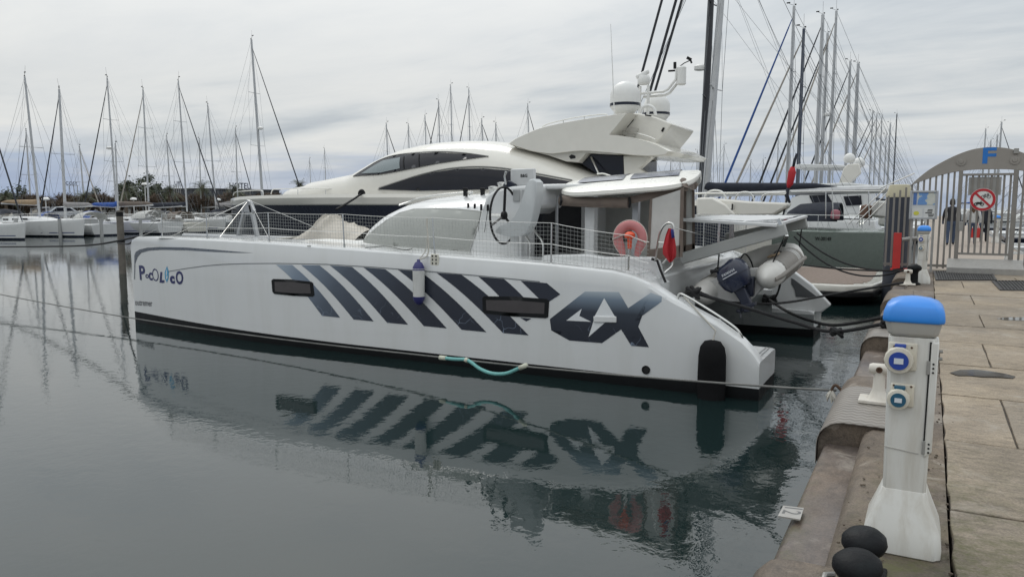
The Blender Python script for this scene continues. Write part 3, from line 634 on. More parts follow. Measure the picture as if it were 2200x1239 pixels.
# ================================================================== the catamaran
YC, YM, XB, XS = 10.95, 13.72, -15.45, -1.86
SHEER = [(XB, 1.60), (XB + .03, 1.74), (XB + .10, 1.83), (XB + .28, 1.885), (-14.5, 1.915), (-12.4, 1.925), (-10.65, 1.90), (-8.9, 1.845), (-7.0, 1.785), (-4.9, 1.715), (-3.95, 1.655), (-3.65, 1.595), (-3.36, 1.49), (-3.09, 1.325), (-2.44, 1.02), (-2.10, .80), (-1.96, .66), (XS, .52)]
STEP = [(-3.66, 1.59), (-3.46, 1.42), (-3.455, 1.20), (-3.06, 1.20), (-3.055, .90), (-2.66, .90), (-2.655, .535), (XS, .52)]
def plan(X):
    t = (X - XB) / (XS - XB); s = min(1, t / .40); return .055 + .945 * math.sin(math.pi / 2 * s) ** .82
def boot(X): return .165 + .075 * max(0, (-9 - X) / 6.4)
def sect(X):
    zs = lerp(SHEER, X); bt = boot(X); p = plan(X); kn = max(0, min(1, (X + 14.5) / 2.6)) * max(0, min(1, (-4.2 - X) / 1.2)) if X < -4.2 else 0
    fr = [0, (.62 - .165) / 1.62, .52, .835, .945, .982, 1.0]; bb = [.592, .606, .611, .613, .613 - .012 - .03 * kn, .575 - .02 * kn, .53 - .02 * kn]
    out = []
    for z, b in ((-.55, .05), (-.32, .44), (0, .578)): out.append((b * p ** 1.35, z))
    for f, b in zip(fr, bb):
        z = bt + (zs - bt) * f; out.append((b * p ** (1 + .35 * (1 - z / 1.9)), z))
    return out
def hull_y(X, z):
    tab = [(zz, b) for b, zz in sect(min(max(X, XB), XS))]; return YC - lerp(tab, z)
def ring_at(X, lower):
    s = sect(X); zs = s[-1][1]; b_in = .60 * plan(X)
    if lower:
        o = s[:4]; return [Vector((X, YC - b, z)) for b, z in o] + [Vector((X, YC + b * (b_in / max(s[6][0], .03)), z)) for b, z in reversed(o)]
    o = s[3:]; st = lerp(STEP, X) if X > -3.66 else zs + .012
    wall = min(.17, b_in * .3); bt = o[-1][0]
    ins = [(b * (b_in / max(s[6][0], .03)), z if X < -3.66 else min(z, st)) for b, z in o]
    pts = [Vector((X, YC - b, z)) for b, z in o] + [Vector((X, YC - bt + wall, zs if X > -3.66 else zs + .006)), Vector((X, YC - bt + wall + .005, st))] + [Vector((X, YC + b, z)) for b, z in reversed(ins)]
    return pts
cat_root = thing('sailing_catamaran', 'white sailing catamaran with navy chevron stripes moored stern to the quay', 'catamaran', (-8.6, YM, 0))
XST = [XB, XB + .015, XB + .03, XB + .06, XB + .10, XB + .18, XB + .28, XB + .45, XB + .7, XB + 1.0] + [-14.1 + .35 * k for k in range(29)] + [-3.95, -3.8, -3.66, -3.655, -3.5, -3.46, -3.455, -3.36, -3.2, -3.06, -3.055, -2.9, -2.75, -2.66, -2.655, -2.44, -2.25, -2.10, -2.0, -1.96, -1.9, XS]
XST = sorted(set(XST)); flip = lambda p: Vector((p.x, 2 * YM - p.y, p.z))
hull_lab = {False: 'near hull with stripes and lettering', True: 'far hull with triangular side window'}
hulls = {}
for far in (False, True):
    f = flip if far else (lambda p: p)
    m = MB(); m.loft([[f(p) for p in ring_at(X, False)] for X in XST], True, True); h = m.build('hull', white, cat_root, ang=.42, label=hull_lab[far])
    m = MB(); m.loft([[f(p) for p in ring_at(X, True)] for X in XST], True, True); m.build('boot_stripe', blackpaint, h, ang=.6)
    hulls[far] = h
H = hulls[False]
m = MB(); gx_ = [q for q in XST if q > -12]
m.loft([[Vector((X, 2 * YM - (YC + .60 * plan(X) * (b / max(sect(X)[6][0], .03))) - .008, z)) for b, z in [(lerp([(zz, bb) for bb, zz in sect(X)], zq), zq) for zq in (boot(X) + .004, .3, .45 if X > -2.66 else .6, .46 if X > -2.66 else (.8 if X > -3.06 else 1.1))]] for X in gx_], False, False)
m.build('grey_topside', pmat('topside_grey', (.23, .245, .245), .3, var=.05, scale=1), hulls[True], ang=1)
# printed graphics on the near hull
def stripe_mat(name, fade_top=False):
    m = bpy.data.materials.new(name); m.use_nodes = True; t = m.node_tree; b = t.nodes['Principled BSDF']
    p = N(t, 'ShaderNodeNewGeometry').outputs['Position']; s = N(t, 'ShaderNodeSeparateXYZ'); t.links.new(p, s.inputs[0])
    if not fade_top:
        xx = math_n(t, 'ADD', math_n(t, 'MULTIPLY', s.outputs[0], 1.0), math_n(t, 'MULTIPLY', s.outputs[2], -.9))
        base = ramp(t, math_n(t, 'MULTIPLY', math_n(t, 'ADD', xx, 12.2), 1 / 4.6), [(0.0, (.46, .53, .60)), (.22, (.20, .25, .32)), (.45, (.075, .095, .13)), (.75, (.022, .028, .045)), (1, (.016, .02, .034))])
    else:
        base = ramp(t, math_n(t, 'MULTIPLY', math_n(t, 'SUBTRACT', s.outputs[2], .55), 1.25), [(.30, (.016, .02, .032)), (.62, (.03, .038, .055)), (.86, (.17, .22, .28)), (1.0, (.42, .48, .53))])
    # lightning scribbles in the print
    wv = N(t, 'ShaderNodeVectorMath'); wv.operation = 'ADD'; nn = N(t, 'ShaderNodeTexNoise'); nn.inputs['Scale'].default_value = 3; t.links.new(p, nn.inputs['Vector'])
    sc_ = N(t, 'ShaderNodeVectorMath'); sc_.operation = 'SCALE'; sc_.inputs['Scale'].default_value = .5; t.links.new(nn.outputs['Color'], sc_.inputs[0]); t.links.new(p, wv.inputs[0]); t.links.new(sc_.outputs[0], wv.inputs[1])
    vo = N(t, 'ShaderNodeTexVoronoi'); vo.feature = 'DISTANCE_TO_EDGE'; vo.inputs['Scale'].default_value = 3.4; t.links.new(mapping(t, wv.outputs[0], scale=(1, .0, 1)), vo.inputs['Vector'])
    ln = ramp(t, vo.outputs['Distance'], [(.0, 1.0), (.022, 0.0)])
    msk = ramp(t, noise(t, p, 1.9, 3), [(.50, 0.0), (.60, 1.0)])
    low = ramp(t, s.outputs[2], [(.55, 1.0), (1.15, 0.0)])
    k = math_n(t, 'MULTIPLY', math_n(t, 'MULTIPLY', ln, msk), math_n(t, 'MULTIPLY', low, .75))
    t.links.new(mixc(t, k, base, (.34, .42, .55)), b.inputs['Base Color']); b.inputs['Roughness'].default_value = .25; b.inputs['Coat Weight'].default_value = .25; return m
strm, xm = stripe_mat('stripe_print'), stripe_mat('numeral_print', True)
def hp(px): return surf_px(px, hull_y, 10.35)
def stripe(tl, tr, br, bl, bulge=7):
    def edge(a, b):
        out = []
        for k in range(9):
            t = k / 8; out.append((a[0] + (b[0] - a[0]) * t + bulge * 4 * t * (1 - t) * (1.35 - .7 * t), a[1] + (b[1] - a[1]) * t))
        return out
    l, r = hp(edge(tl, bl)), hp(edge(tr, br)); m = MB(); n = 4; g = []
    for (a, b) in zip(l, r):
        row = []
        for k in range(n + 1):
            t = k / n; x, z = a[0] + (b[0] - a[0]) * t, a[1] + (b[1] - a[1]) * t; row.append(Vector((x, hull_y(x, z) - .004, z)))
        g.append(row)
    m.loft(g, False, False); return m.build('stripe', strm, H, ang=1)
stripe((593, 568), (628, 569), (731, 682), (692, 678)); stripe((647, 569), (687, 570), (803, 690), (760, 686)); stripe((709, 570), (756, 573), (877, 697), (832, 693))
stripe((781, 574), (828, 578), (960, 705), (911, 700)); stripe((855, 579), (903, 583), (1045, 713), (992, 708)); stripe((938, 586), (992, 590), (1136, 720), (1081, 715))
stripe((1028, 594), (1083, 599), (1150, 666), (1098, 664), 3)
decal(hp([(1119, 603), (1175, 608), (1204, 632), (1181, 647), (1158, 641)]), hull_y, .004, .3, 'stripe', strm, H)
decal(hp([(1118, 682), (1142, 684), (1131, 690)]), hull_y, .004, .3, 'stripe', strm, H)
c9 = lambda l: [(860 + .3818 * x, 540 + .3818 * y) for x, y in l]
decal(hp(c9([(842, 380), (1040, 225), (1230, 228), (1283, 318), (1410, 232), (1500, 262), (1322, 390), (1400, 538), (1300, 530), (1243, 438), (1135, 515), (952, 500), (968, 455), (850, 443)])), hull_y, .004, .2, 'numeral', xm, H)
cw = pmat('print_white', (.74, .76, .77), .25, var=.02, coat=.2)
decal(hp(c9([(935, 388), (1022, 322), (1008, 362), (1075, 395)])), hull_y, .006, .2, 'counter', cw, H)
decal(hp(c9([(1148, 262), (1210, 368), (1150, 402), (1060, 480), (1088, 398), (1098, 358)])), hull_y, .006, .2, 'counter', cw, H)
a, b = hp(c9([(1090, 380), (1218, 382)])); m = MB(); m.bar((a[0], hull_y(*a) - .012, a[1]), (b[0], hull_y(*b) - .012, b[1]), .03, .09, up=(0, 0, 1)); m.build('vent_cover', white, H, bevel=.01)
grey_p = pmat('print_grey', (.10, .115, .14), .3, var=.05)
decal(hp([(289, 548), (292, 541), (300, 536), (316, 532), (345, 530.5), (400, 531.5), (460, 536), (505, 540), (545, 543), (505, 543), (460, 541), (400, 537.5), (350, 536.5), (322, 538), (304, 543), (296, 552), (291, 566), (290, 600), (288.5, 600)]), hull_y, .004, .2, 'bow_sweep', grey_p, H)
ln = hp([(362, 583), (400, 576.5), (440, 571), (480, 567.6), (530, 566), (600, 565.5), (700, 567.5), (800, 573.5), (930, 583.5), (1050, 594), (1160, 605)])
m = MB(); m.loft([[Vector((x, hull_y(x, z + d) - .007, z + d)) for d in (-.007, .007)] for x, z in ln], False, False); m.build('knuckle_line', pmat('line_grey', (.16, .17, .18), .4), H)
# name on the bow
ink, cyan = pmat('name_navy', (.018, .022, .11), .35), pmat('name_cyan', (.04, .30, .52), .35)
def put(s, px, py, wpx, hpx, mat, bold=.02, shear=0.0, nm='letter'):
    (x0, z0), (x1, z1), (_x, zt) = hp([(px, py), (px + wpx, py + wpx * .07), (px, py - hpx)])
    vs, _f = text_mesh(s, 1.0, bold, shear); gw = max(v.x for v in vs) - min(v.x for v in vs); gh = max(v.y for v in vs) - min(v.y for v in vs)
    asp = (zt - z0) / gh / ((x1 - x0) / gw)
    fz = lambda u, v: z0 + (z1 - z0) * u / (x1 - x0) + v
    letters(s, x1 - x0, lambda u, v: Vector((x0 + u, hull_y(x0 + u, fz(u, v)) - .005, fz(u, v))), nm, mat, H, bold, shear, asp)
put('P', 301, 601, 12.5, 31, ink, .03); put('o', 313, 597.5, 7.5, 9, ink, .03); put('c', 320.5, 602, 8.5, 17, ink, .03); put('O', 328.5, 603.5, 13.5, 27, ink, -.01)
put('L', 343, 607, 11, 23, ink, .06, .25); put('c', 366, 609, 10.5, 17, ink, .06); put('O', 379, 610.5, 16, 29, ink, .03, .1)
def px_poly(pts, mat, nm): decal(hp(pts), hull_y, .005, .2, nm, mat, H)
px_poly([(359, 571), (363, 584), (362, 598), (359, 607), (355, 598), (354, 586)], cyan, 'leaf'); px_poly([(359, 577), (361, 586), (360, 597), (358.6, 601), (357, 596), (356.6, 586)], white, 'leaf_eye')
put('outremer', 291, 655.5, 37, 11, pmat('maker_grey', (.09, .09, .10), .4), .012, 0, 'maker_name')
# hull windows
def hull_window(px_out, px_in, label):
    o = decal(hp(px_out), hull_y, .012, .25, 'window', blackpaint, H, thick=.016); o['label'] = label
    decal(hp(px_in), hull_y, .0145, .25, 'pane', brownw, o)
hull_window([(584, 602), (588, 599), (625, 600), (669, 605), (673, 608), (676, 634), (672, 637), (630, 635), (590, 631), (586, 626)], [(591, 605), (625, 605.5), (667, 610), (669, 630), (630, 629.5), (592, 626)], 'long dark hull window near the bow')
hull_window([(1037, 640), (1041, 636), (1110, 637), (1174, 642), (1180, 646), (1178, 681), (1172, 683), (1100, 679), (1043, 673), (1038, 668)], [(1045, 644), (1110, 645), (1171, 650), (1170, 674), (1100, 671), (1046, 666)], 'long dark hull window amidships')
x, z = hp([(1388, 794)])[0]; m = MB(); m.lathe([(.062, 0), (.062, .012), (.045, .014), (.042, -.02)], (x, hull_y(x, z), z), (0, -1, 0), 20, cap=False); ex = m.build('exhaust_port', rubber, H); m = MB(); m.lathe([(.044, 0), (.02, .001)], (x, hull_y(x, z) - .003, z), (0, -1, 0), 16); m.build('bore', black_m, ex)
# rubbing line, stern platform seams, hand rail on the stern wing
m = MB(); m.tube(bez([(-3.02, 10.50, 1.27), (-3.0, 10.47, 1.36), (-2.9, 10.47, 1.34), (-2.5, 10.46, 1.13), (-2.22, 10.46, .955), (-2.14, 10.47, .86), (-2.12, 10.5, .80)], 5), .014, 8); m.build('hand_rail', steel, H)
m = MB()
for k in range(3): m.box((-2.25, 11.05, .5375 + .002), (.012, .9, .004)) if k == 0 else m.box((-1.98 + .05 * (k - 1), 11.05, .533), (.012, .9, .006))
m.build('platform_seam', pmat('seam_grey', (.3, .3, .3), .6), H, smooth=False)
# triangular window in the far hull's inner stern wing
fy = lambda X, z: 2 * YM - (YC + .603) - .001
tri = surf_px([(1700, 597), (1706, 600), (1755, 637), (1752, 640), (1710, 637), (1707, 622), (1700, 610)], lambda X, z: 15.98, 15.98)
FW = MB(); wpx = surf_px([(1640, 655), (1655, 600), (1688, 577), (1700, 578), (1745, 612), (1786, 655), (1764, 672), (1640, 668)], lambda X, z: 16.0, 16.0)
FW.prism([(x_, 15.99, z_) for x_, z_ in wpx], (0, .14, 0)); fw_ = FW.build('stern_wing', white, hulls[True], bevel=.03)
mm = MB(); mm.prism([(x_, 15.975, z_) for x_, z_ in tri], (0, .03, 0)); mm.build('window', pmat('pale_smoked_pane', (.10, .105, .11), .12, var=.1), hulls[True], smooth=False, bevel=.004)
# bridge deck, deck sheets, cross beam, trampoline
m = MB(); st = [(-10.9, .05), (-10.7, .16), (-10.3, .22), (-4.2, .22), (-3.5, .16)]
m.loft([[Vector((X, y, z)) for y, z in ((11.3, .86 + .45 * (X < -10.6)), (16.14, .86 + .45 * (X < -10.6)), (16.3, lerp(SHEER, X) - .03), (11.1, lerp(SHEER, X) - .03))] for X in (-11.2, -10.7, -10.2, -8, -6, -4.3, -3.52)], True, True)
m.build('bridge_deck', white, cat_root, bevel=.03)
m = MB(); m.loft([[Vector((X, y, lerp(SHEER, X) - .006)) for y in (10.62, 11.2)] for X in [-14.2 + .5 * k for k in range(22)]], False, False); m.build('side_deck', nonskid, cat_root)
m = MB(); m.loft([[Vector((X, y, lerp(SHEER, X) - .02)) for y in (11.15, 16.25)] for X in [-11.1 + .5 * k for k in range(11)]], False, False); m.build('fore_deck', nonskid, cat_root)
m = MB(); m.tube([(-14.25, 11.0, 1.66), (-14.25, 16.4, 1.66)], .13, 14); m.build('cross_beam', alu, cat_root)
m = MB()
for k in range(34): m.bar((-14.1 + .087 * k, 11.4, 1.74), (-14.1 + .087 * k, 16.0, 1.74), .012, .006)
for k in range(52): m.bar((-14.1, 11.4 + .09 * k, 1.747), (-11.1, 11.4 + .09 * k, 1.747), .012, .006)
m.build('trampoline', pmat('net_dark', (.05, .05, .052), .8), cat_root, smooth=False)
m = MB(); m.tube([(-17.2, 13.72, 1.78), (-10.9, 13.72, 1.76)], .075, 12); m.build('bowsprit', alu, cat_root)
# A-frame over the cross beam
af = lambda x, y, Y=13.72: W(x, y, Y)
m = MB()
for bx in (511, 554): m.bar(af(bx, 513), af(534 + (bx - 534) * .22, 440), .10, .075)
m.prism([af(x_, y_) + Vector((0, -.05, 0)) for x_, y_ in ((522, 448), (529, 434), (533, 429), (539, 432), (547, 452), (547, 457), (520, 455))], (0, .1, 0))
m.box(af(533, 449), (.28, .06, .30)); m.build('striker_frame', alu, cat_root, smooth=False, bevel=.008)
m = MB()
for p, q in (((531, 432), (350, 516)), ((533, 431), (470, 512)), ((537, 431), (680, 490)), ((537, 433), (578, 512)), ((533, 432), (345, 519))): m.tube([af(*p), W(q[0], q[1], 11.6 if q[0] < 500 else 12.4)], .006, 5)
m.build('striker_stay', steel, cat_root)
m = MB(); m.lathe([(.05, -.09), (.17, -.085), (.17, -.06), (.06, -.05), (.06, .05), (.17, .06), (.17, .085), (.05, .09)], af(492, 452), (.3, .2, 1), 18); m.build('furler_drum', rubber, cat_root)
# stanchions, lifelines, netting
SB = [(349, 518), (446, 518), (579, 524), (740, 534), (934, 545), (1184, 566)]; ST = [(348, 460), (443, 459), (576, 457), (736, 460), (929, 468), (1185, 479)]
bases, tops = [], []
for (bx, by), (tx, ty) in zip(SB, ST):
    Y = 10.50
    for _ in range(5):
        p = W(bx, by, Y); Y = hull_y(p.x, 9) + .09
    X = p.x; zb = lerp(SHEER, X) - .01; b_ = Vector((X, Y, zb)); t_ = W(tx, ty, Y); t_.x = X + max(-.05, min(.05, t_.x - X)); bases.append(b_); tops.append(t_)
    m = MB(); m.tube([b_, t_], [.013, .012], 8); s_ = m.build('stanchion', steel, cat_root)
    m = MB(); m.lathe([(.035, 0), (.035, .012), (.019, .016), (.019, .07)], b_, (0, 0, 1), 10); m.build('stanchion_base', steel, s_)
# the line runs on aft to the buoy pole and the stern post
bases += [Vector((W(1352, 588, 10.50).x, 10.50, 1.60)), Vector((W(1393, 600, 10.55).x, 10.55, 1.50))]; tops += [Vector((bases[-2].x, 10.50, W(1352, 506, 10.5).z)), Vector((bases[-1].x, 10.55, W(1395, 520, 10.55).z))]
bases = [Vector((-15.1, 10.86, 1.88))] + bases; tops = [Vector((-15.05, 10.86, 1.93))] + tops
m = MB()
for lev in (1.0, .48):
    for i in range(len(tops) - 1):
        p, q = bases[i].lerp(tops[i], lev), bases[i + 1].lerp(tops[i + 1], lev); m.tube(sag(p, q, .015, 6), .0045, 5)
m.build('lifeline', steel, cat_root)
m = MB()
for i in range(1, len(tops) - 1):
    L_ = (bases[i + 1] - bases[i]).length; n = int(L_ / .062)
    for k in range(n):
        t = (k + random.uniform(-.1, .1)) / n; a = bases[i].lerp(bases[i + 1], t); b = tops[i].lerp(tops[i + 1], t); m.tube([a, b - Vector((0, 0, .02))], .0021, 3, False)
    for r_ in range(1, 10):
        p, q = bases[i].lerp(tops[i], r_ / 10), bases[i + 1].lerp(tops[i + 1], r_ / 10); m.tube(sag(p, q, .012, 8), .0021, 3, False)
m.build('safety_net', netm, cat_root, smooth=False, recalc=False)
fb_ = [Vector((X, 16.82, lerp(SHEER, X))) for X in (-7.2, -5.6, -4.3, -3.4)]; ft_ = [p + Vector((0, 0, .66)) for p in fb_]
for p, q in zip(fb_, ft_): MB().tube([p, q], .013, 8).build('stanchion', steel, cat_root)
m = MB()
for i in range(3):
    for k in range(18): t = k / 18; m.tube([fb_[i].lerp(fb_[i + 1], t), ft_[i].lerp(ft_[i + 1], t)], .0026, 3, False)
    for r_ in range(1, 11): m.tube([fb_[i].lerp(ft_[i], r_ / 10), fb_[i + 1].lerp(ft_[i + 1], r_ / 10)], .0026, 3, False)
m.build('safety_net', netm, cat_root, smooth=False, recalc=False)
# coachroof
yR = 13.72
OUTL = [(745, 530), (760, 512), (780, 492), (805, 470), (835, 450), (870, 434), (905, 425), (950, 419.5), (1000, 416), (1060, 411), (1110, 403), (1160, 398)]
ctab = [(W(x_, y_, 12.35).x, W(x_, y_, 12.35).z) for x_, y_ in OUTL]
def cw_(X): t = max(0, min(1, (X - ctab[0][0]) / 2.4)); return .25 + 1.88 * math.sqrt(1 - (1 - t) ** 2.4)
def cy(X, z):
    z0, z1 = 1.66, lerp(ctab, X) + .02; k = max(0, min(.999, (z - z0) / max(z1 - z0, .05))); q = 3.1
    return yR - cw_(X) * (1 - k ** q) ** (1 / q)
def coach_ring(X):
    z0, z1 = 1.66, lerp(ctab, X) + .02; q = 3.1; pts = []
    for k in range(25):
        a = math.pi * k / 24; c, s = math.cos(a), math.sin(a)
        pts.append(Vector((X, yR - cw_(X) * math.copysign(abs(c) ** (2 / q), c), z0 + max(z1 - z0, .03) * abs(s) ** (2 / q))))
    return pts
xs = [ctab[0][0] + .02 + (ctab[-1][0] - ctab[0][0]) * (k / 30) ** 1.3 for k in range(31)]
m = MB(); m.loft([coach_ring(X) for X in xs], False, False); m.face(coach_ring(xs[-1])); m.face(list(reversed(coach_ring(xs[0])))); CR = m.build('coachroof', white, cat_root, ang=.8)
wc = surf_px([(777, 524), (790, 510), (806, 494), (830, 474), (860, 457), (890, 449), (940, 447.5), (990, 449), (1038, 454), (1024, 498), (1008, 545), (975, 544), (930, 540), (850, 531)], cy, 11.7)
decal(wc, cy, .022, .18, 'window_cover', canvas_w, CR, thick=.02)
m = MB(); ol = wc + [wc[0]]; m.tube([Vector((x_, cy(x_, z_) - .026, z_)) for x_, z_ in ol], .007, 5); m.build('cover_hem', canvas_g, CR)
m = MB(); m.tube(bez([Vector((p.x, cy(p.x, p.z - .08), p.z)) for p in [W(x_, y_, 12.0) for x_, y_ in ((829, 441), (836, 432), (855, 426), (910, 418.5), (970, 412.5), (986, 412), (992, 418))]], 4), .016, 8); m.build('grab_rail', steel, CR)
# rope clutches, winches, control lines on the roof
def winch(c, s=1.0):
    m = MB(); m.lathe([(.075 * s, 0), (.075 * s, .03 * s), (.055 * s, .04 * s), (.05 * s, .10 * s), (.07 * s, .13 * s), (.07 * s, .15 * s), (.03 * s, .16 * s)], c, (0, 0, 1), 18); m.build('winch', steel, CR, ang=.6)
for x_, y_, Y in ((1059, 419, 12.2), (1078, 410, 12.5)):
    c = W(x_, y_, Y); winch(c - Vector((0, 0, .04)), 1.25)
m = MB()
for x_, y_, Y in ((1000, 415, 12.5), (1037, 415, 12.6)):
    c = W(x_, y_, Y); m.box(c, (.05, .1, .12)); m.box(c + Vector((.0, 0, .07)), (.09, .06, .06))
m.build('rope_clutch', rubber, CR, smooth=False, bevel=.01)
m = MB(); m.tube(bez([W(1045, 413, 12.5), W(1058, 402, 12.6), W(1068, 405, 12.6), W(1075, 398, 12.7), W(1085, 408, 12.7)], 4), .014, 6); m.tube(bez([W(1020, 414, 12.6), W(1050, 409, 12.7), W(1090, 412, 12.7)], 4), .012, 6); m.build('control_line', rope_w, CR)
for x_ in (1006, 1020, 1034, 1048):
    m = MB(); (qx, qz), = surf_px([(x_, 443 + (x_ - 1006) * .08)], lambda X, z: min(cy(X, z), 11.60 if X > -6.95 else 99) - .03, 11.7); p = Vector((qx, min(cy(qx, qz), 11.60 if qx > -6.95 else 99) - .03, qz)); m.box(p, (.035, .03, .11)); m.tube([p - Vector((0, 0, .03)), p + Vector((-.06, -.015, -.42))], .006, 5); m.build('line_exit', rubber, CR, bevel=.006)
# helm console
con = surf_px([(1036, 450), (1046, 420), (1064, 408), (1100, 400), (1160, 396), (1160, 445), (1140, 455), (1120, 470), (1112, 560), (1008, 549)], lambda X, z: 11.62, 11.62)
m = MB(); m.prism([(x_, 11.60, z_) for x_, z_ in con], (0, .95, 0)); HC = m.build('helm_console', white, cat_root, bevel=.05, seg=3)
m = MB(); a, b = W(1103, 420, 11.59), W(1128, 420, 11.59)
for k in range(2): m.box((a.x + .06 + .17 * k, 11.585, a.z), (.13, .02, .20))
m.build('instrument', pmat('instrument_grey', (.35, .36, .36), .5), HC, bevel=.01)
pd = W(1124, 381, 11.75); m = MB(); m.box(pd, (.46, .08, .29)); DP = m.build('chart_plotter', pmat('plotter_grey', (.55, .56, .56), .45), HC, bevel=.02); m = MB(); m.box(pd + Vector((.05, .02, -.19)), (.10, .06, .12)); m.build('bracket', alu, DP, smooth=False)
lt = W(1118, 381, 11.7); letters('B&G', .13, lambda u, v: Vector((lt.x + u, 11.705, lt.z + v)), 'maker_name', sk, DP, bold=.03)
tb = W(1096, 402, 11.7); m = MB(); m.prism([tb + Vector(p) for p in ((-.13, -.06, -.03), (.14, -.06, -.03), (.12, -.06, .05), (.0, -.06, .11), (-.10, -.06, .06))], (0, .14, 0)); th = m.build('throttle', navy, HC, bevel=.012)
m = MB(); m.tube([tb + Vector((-.04, -.08, .04)), tb + Vector((-.06, -.09, .18)), tb + Vector((-.03, -.09, .26))], [.022, .016, .02], 8); m.build('lever', steel, th)
# steering wheel
wc_ = W(1083, 463, 11.30); rw = .47
WH = MB(); WH.tube([wc_ + Vector((0, rw * math.cos(a), rw * math.sin(a))) for a in [2 * math.pi * k / 40 for k in range(41)]], .019, 8); wh = WH.build('steering_wheel', rubber, cat_root, ang=1)
m = MB()
for a in (R(85), R(200), R(325)): m.bar(wc_, wc_ + Vector((0, rw * math.cos(a), rw * math.sin(a))), .05, .014)
m.lathe([(.07, -.03), (.07, .03), (.03, .05)], wc_, (1, 0, 0), 16); m.build('spoke', rubber, wh, bevel=.004)
m = MB(); m.tube([wc_, wc_ + Vector((-.35, .12, 0))], .03, 8); m.build('shaft', steel, wh)
# helm seat
so_px = [(1066, 498), (1076, 488), (1094, 481), (1110, 466), (1122, 443), (1130, 415), (1136, 395), (1142, 386), (1151, 384), (1158, 391), (1158, 420), (1152, 452), (1144, 482), (1134, 500), (1124, 508), (1098, 509), (1080, 505)]
sp = [(W(x_ - 4, y_, 11.05).x, W(x_, y_, 11.05).z) for x_, y_ in so_px]
cx_, cz_ = sum(p[0] for p in sp) / len(sp), sum(p[1] for p in sp) / len(sp)
m = MB(); rg = []
for s_, y_ in ((.955, 11.03), (.985, 11.04), (1.0, 11.06), (1.0, 11.26), (.985, 11.28), (.955, 11.29)): rg.append([Vector((cx_ + (a - cx_) * s_, y_, cz_ + (b - cz_) * s_)) for a, b in sp])
m.loft(rg, True, True); hs = m.build('helm_seat', pmat('seat_shell', (.50, .52, .525), .35, var=.04), cat_root, ang=.8)
sl = W(1106, 506, 11.3); m = MB(); m.tube([(sl.x, 11.3, 1.63), (sl.x, 11.3, sl.z + .05)], .075, 16); m.box((sl.x, 11.3, 1.69), (.34, .34, .04)); m.build('seat_post', white, hs, bevel=.01)
for x_ in (1138, 1166):
    p = W(x_, 560, 11.6); m = MB(); m.tube(bez([Vector((p.x, 11.6, 1.64)), Vector((p.x, 11.6, 1.95)), Vector((p.x - .12, 11.6, 2.12)), Vector((p.x - .25, 11.6, 2.28))], 4), .018, 8); m.build('grab_bar', steel, cat_root)
m = MB(); q = [G(x_, y_, 1.70) for x_, y_ in ((1123, 553), (1165, 543), (1203, 547), (1165, 557))]; m.prism(q, (0, 0, .03)); m.build('deck_hatch', glassd, cat_root, bevel=.005)
# aft bulkhead with dark doors, pillars
BX = ctab[-1][0] + .06
m = MB(); m.box((BX, 13.72, 2.24), (.08, 4.1, 1.30)); BH = m.build('aft_bulkhead', white, cat_root, smooth=False)
for p0, p1 in ((1150, 1195), (1199, 1246)):
    a, b = V(p0, 442, BX + .05), V(p1, 546, BX + .05); m = MB(); m.box((BX + .055, (a.y + b.y) / 2, (a.z + b.z) / 2 + .02), (.03, b.y - a.y, 1.06)); m.build('door', glassd, BH, smooth=False)
for px_, Y, mt, w_ in ((1270, 11.95, white, .17), (1366, 12.1, alu, .11), (1196, 12.3, alu, .05)):
    p = W(px_, 500, Y); m = MB(); m.box((p.x, Y, 2.18), (w_, w_, 1.16)); m.build('pillar', mt, cat_root, smooth=False, bevel=.012)
m = MB(); m.box((-5.55, 13.8, 2.90), (1.5, 3.9, .09)); m.build('roof_overhang', white, cat_root, bevel=.03)
# cockpit coaming, seats, table, far curtain
m = MB(); pc_ = surf_px([(1165, 575), (1165, 548), (1258, 546), (1300, 552), (1398, 552), (1412, 562), (1420, 598), (1350, 590)], lambda X, z: 11.25, 11.25); m.prism([(x_, 11.25, z_) for x_, z_ in pc_], (0, .22, 0)); m.build('cockpit_coaming', white, cat_root, bevel=.03)
m = MB(); m.box((-5.2, 15.0, 1.75), (1.6, .5, .45)); m.box((-4.3, 13.6, 1.75), (.5, 2.2, .45)); m.build('cockpit_seat', canvas_g, cat_root, bevel=.04)
m = MB(); m.box((-4.5, 13.4, 1.98), (1.0, .9, .04)); m.tube([(-4.5, 13.4, 1.6), (-4.5, 13.4, 1.97)], .05, 8); m.build('cockpit_table', pmat('table_dark', (.06, .055, .05), .4), cat_root, bevel=.01)
m = MB(); m.box((-5.3, 15.3, 2.3), (1.7, .02, 1.1)); m.build('far_curtain', canvas_g, cat_root, smooth=False)
m = MB(); m.tube([W(1400, 556, 11.2), W(1412, 560, 11.2), W(1419, 580, 11.15), W(1430, 606, 11.1)], .02, 8); m.build('shore_cable', rubber, cat_root)
# hard bimini over the cockpit
bx0, bx1, by0, by1 = -5.42, -3.0, 11.42, 15.4
def bim_ring(s, dz):
    r = []
    for k in range(48):
        a = 2 * math.pi * k / 48; c, q = math.cos(a), math.sin(a); e = 2 / 5.0
        u, v = math.copysign(abs(c) ** e, c) * s, math.copysign(abs(q) ** e, q) * s
        X, Y = (bx0 + bx1) / 2 + (bx1 - bx0) / 2 * u, (by0 + by1) / 2 + (by1 - by0) / 2 * v
        X -= .25 * (Y - by0)
        r.append(Vector((X, Y, 2.735 + .07 * (u + 1) + .30 * (1 - v * v) * .9 + dz - .03 * max(0, -u) ** 3)))
    return r
m = MB(); m.loft([bim_ring(.90, -.04), bim_ring(.985, -.05), bim_ring(1.0, -.02), bim_ring(.995, .03), bim_ring(.95, .055), bim_ring(.75, .065), bim_ring(.45, .07), bim_ring(.1, .07)], True, True)
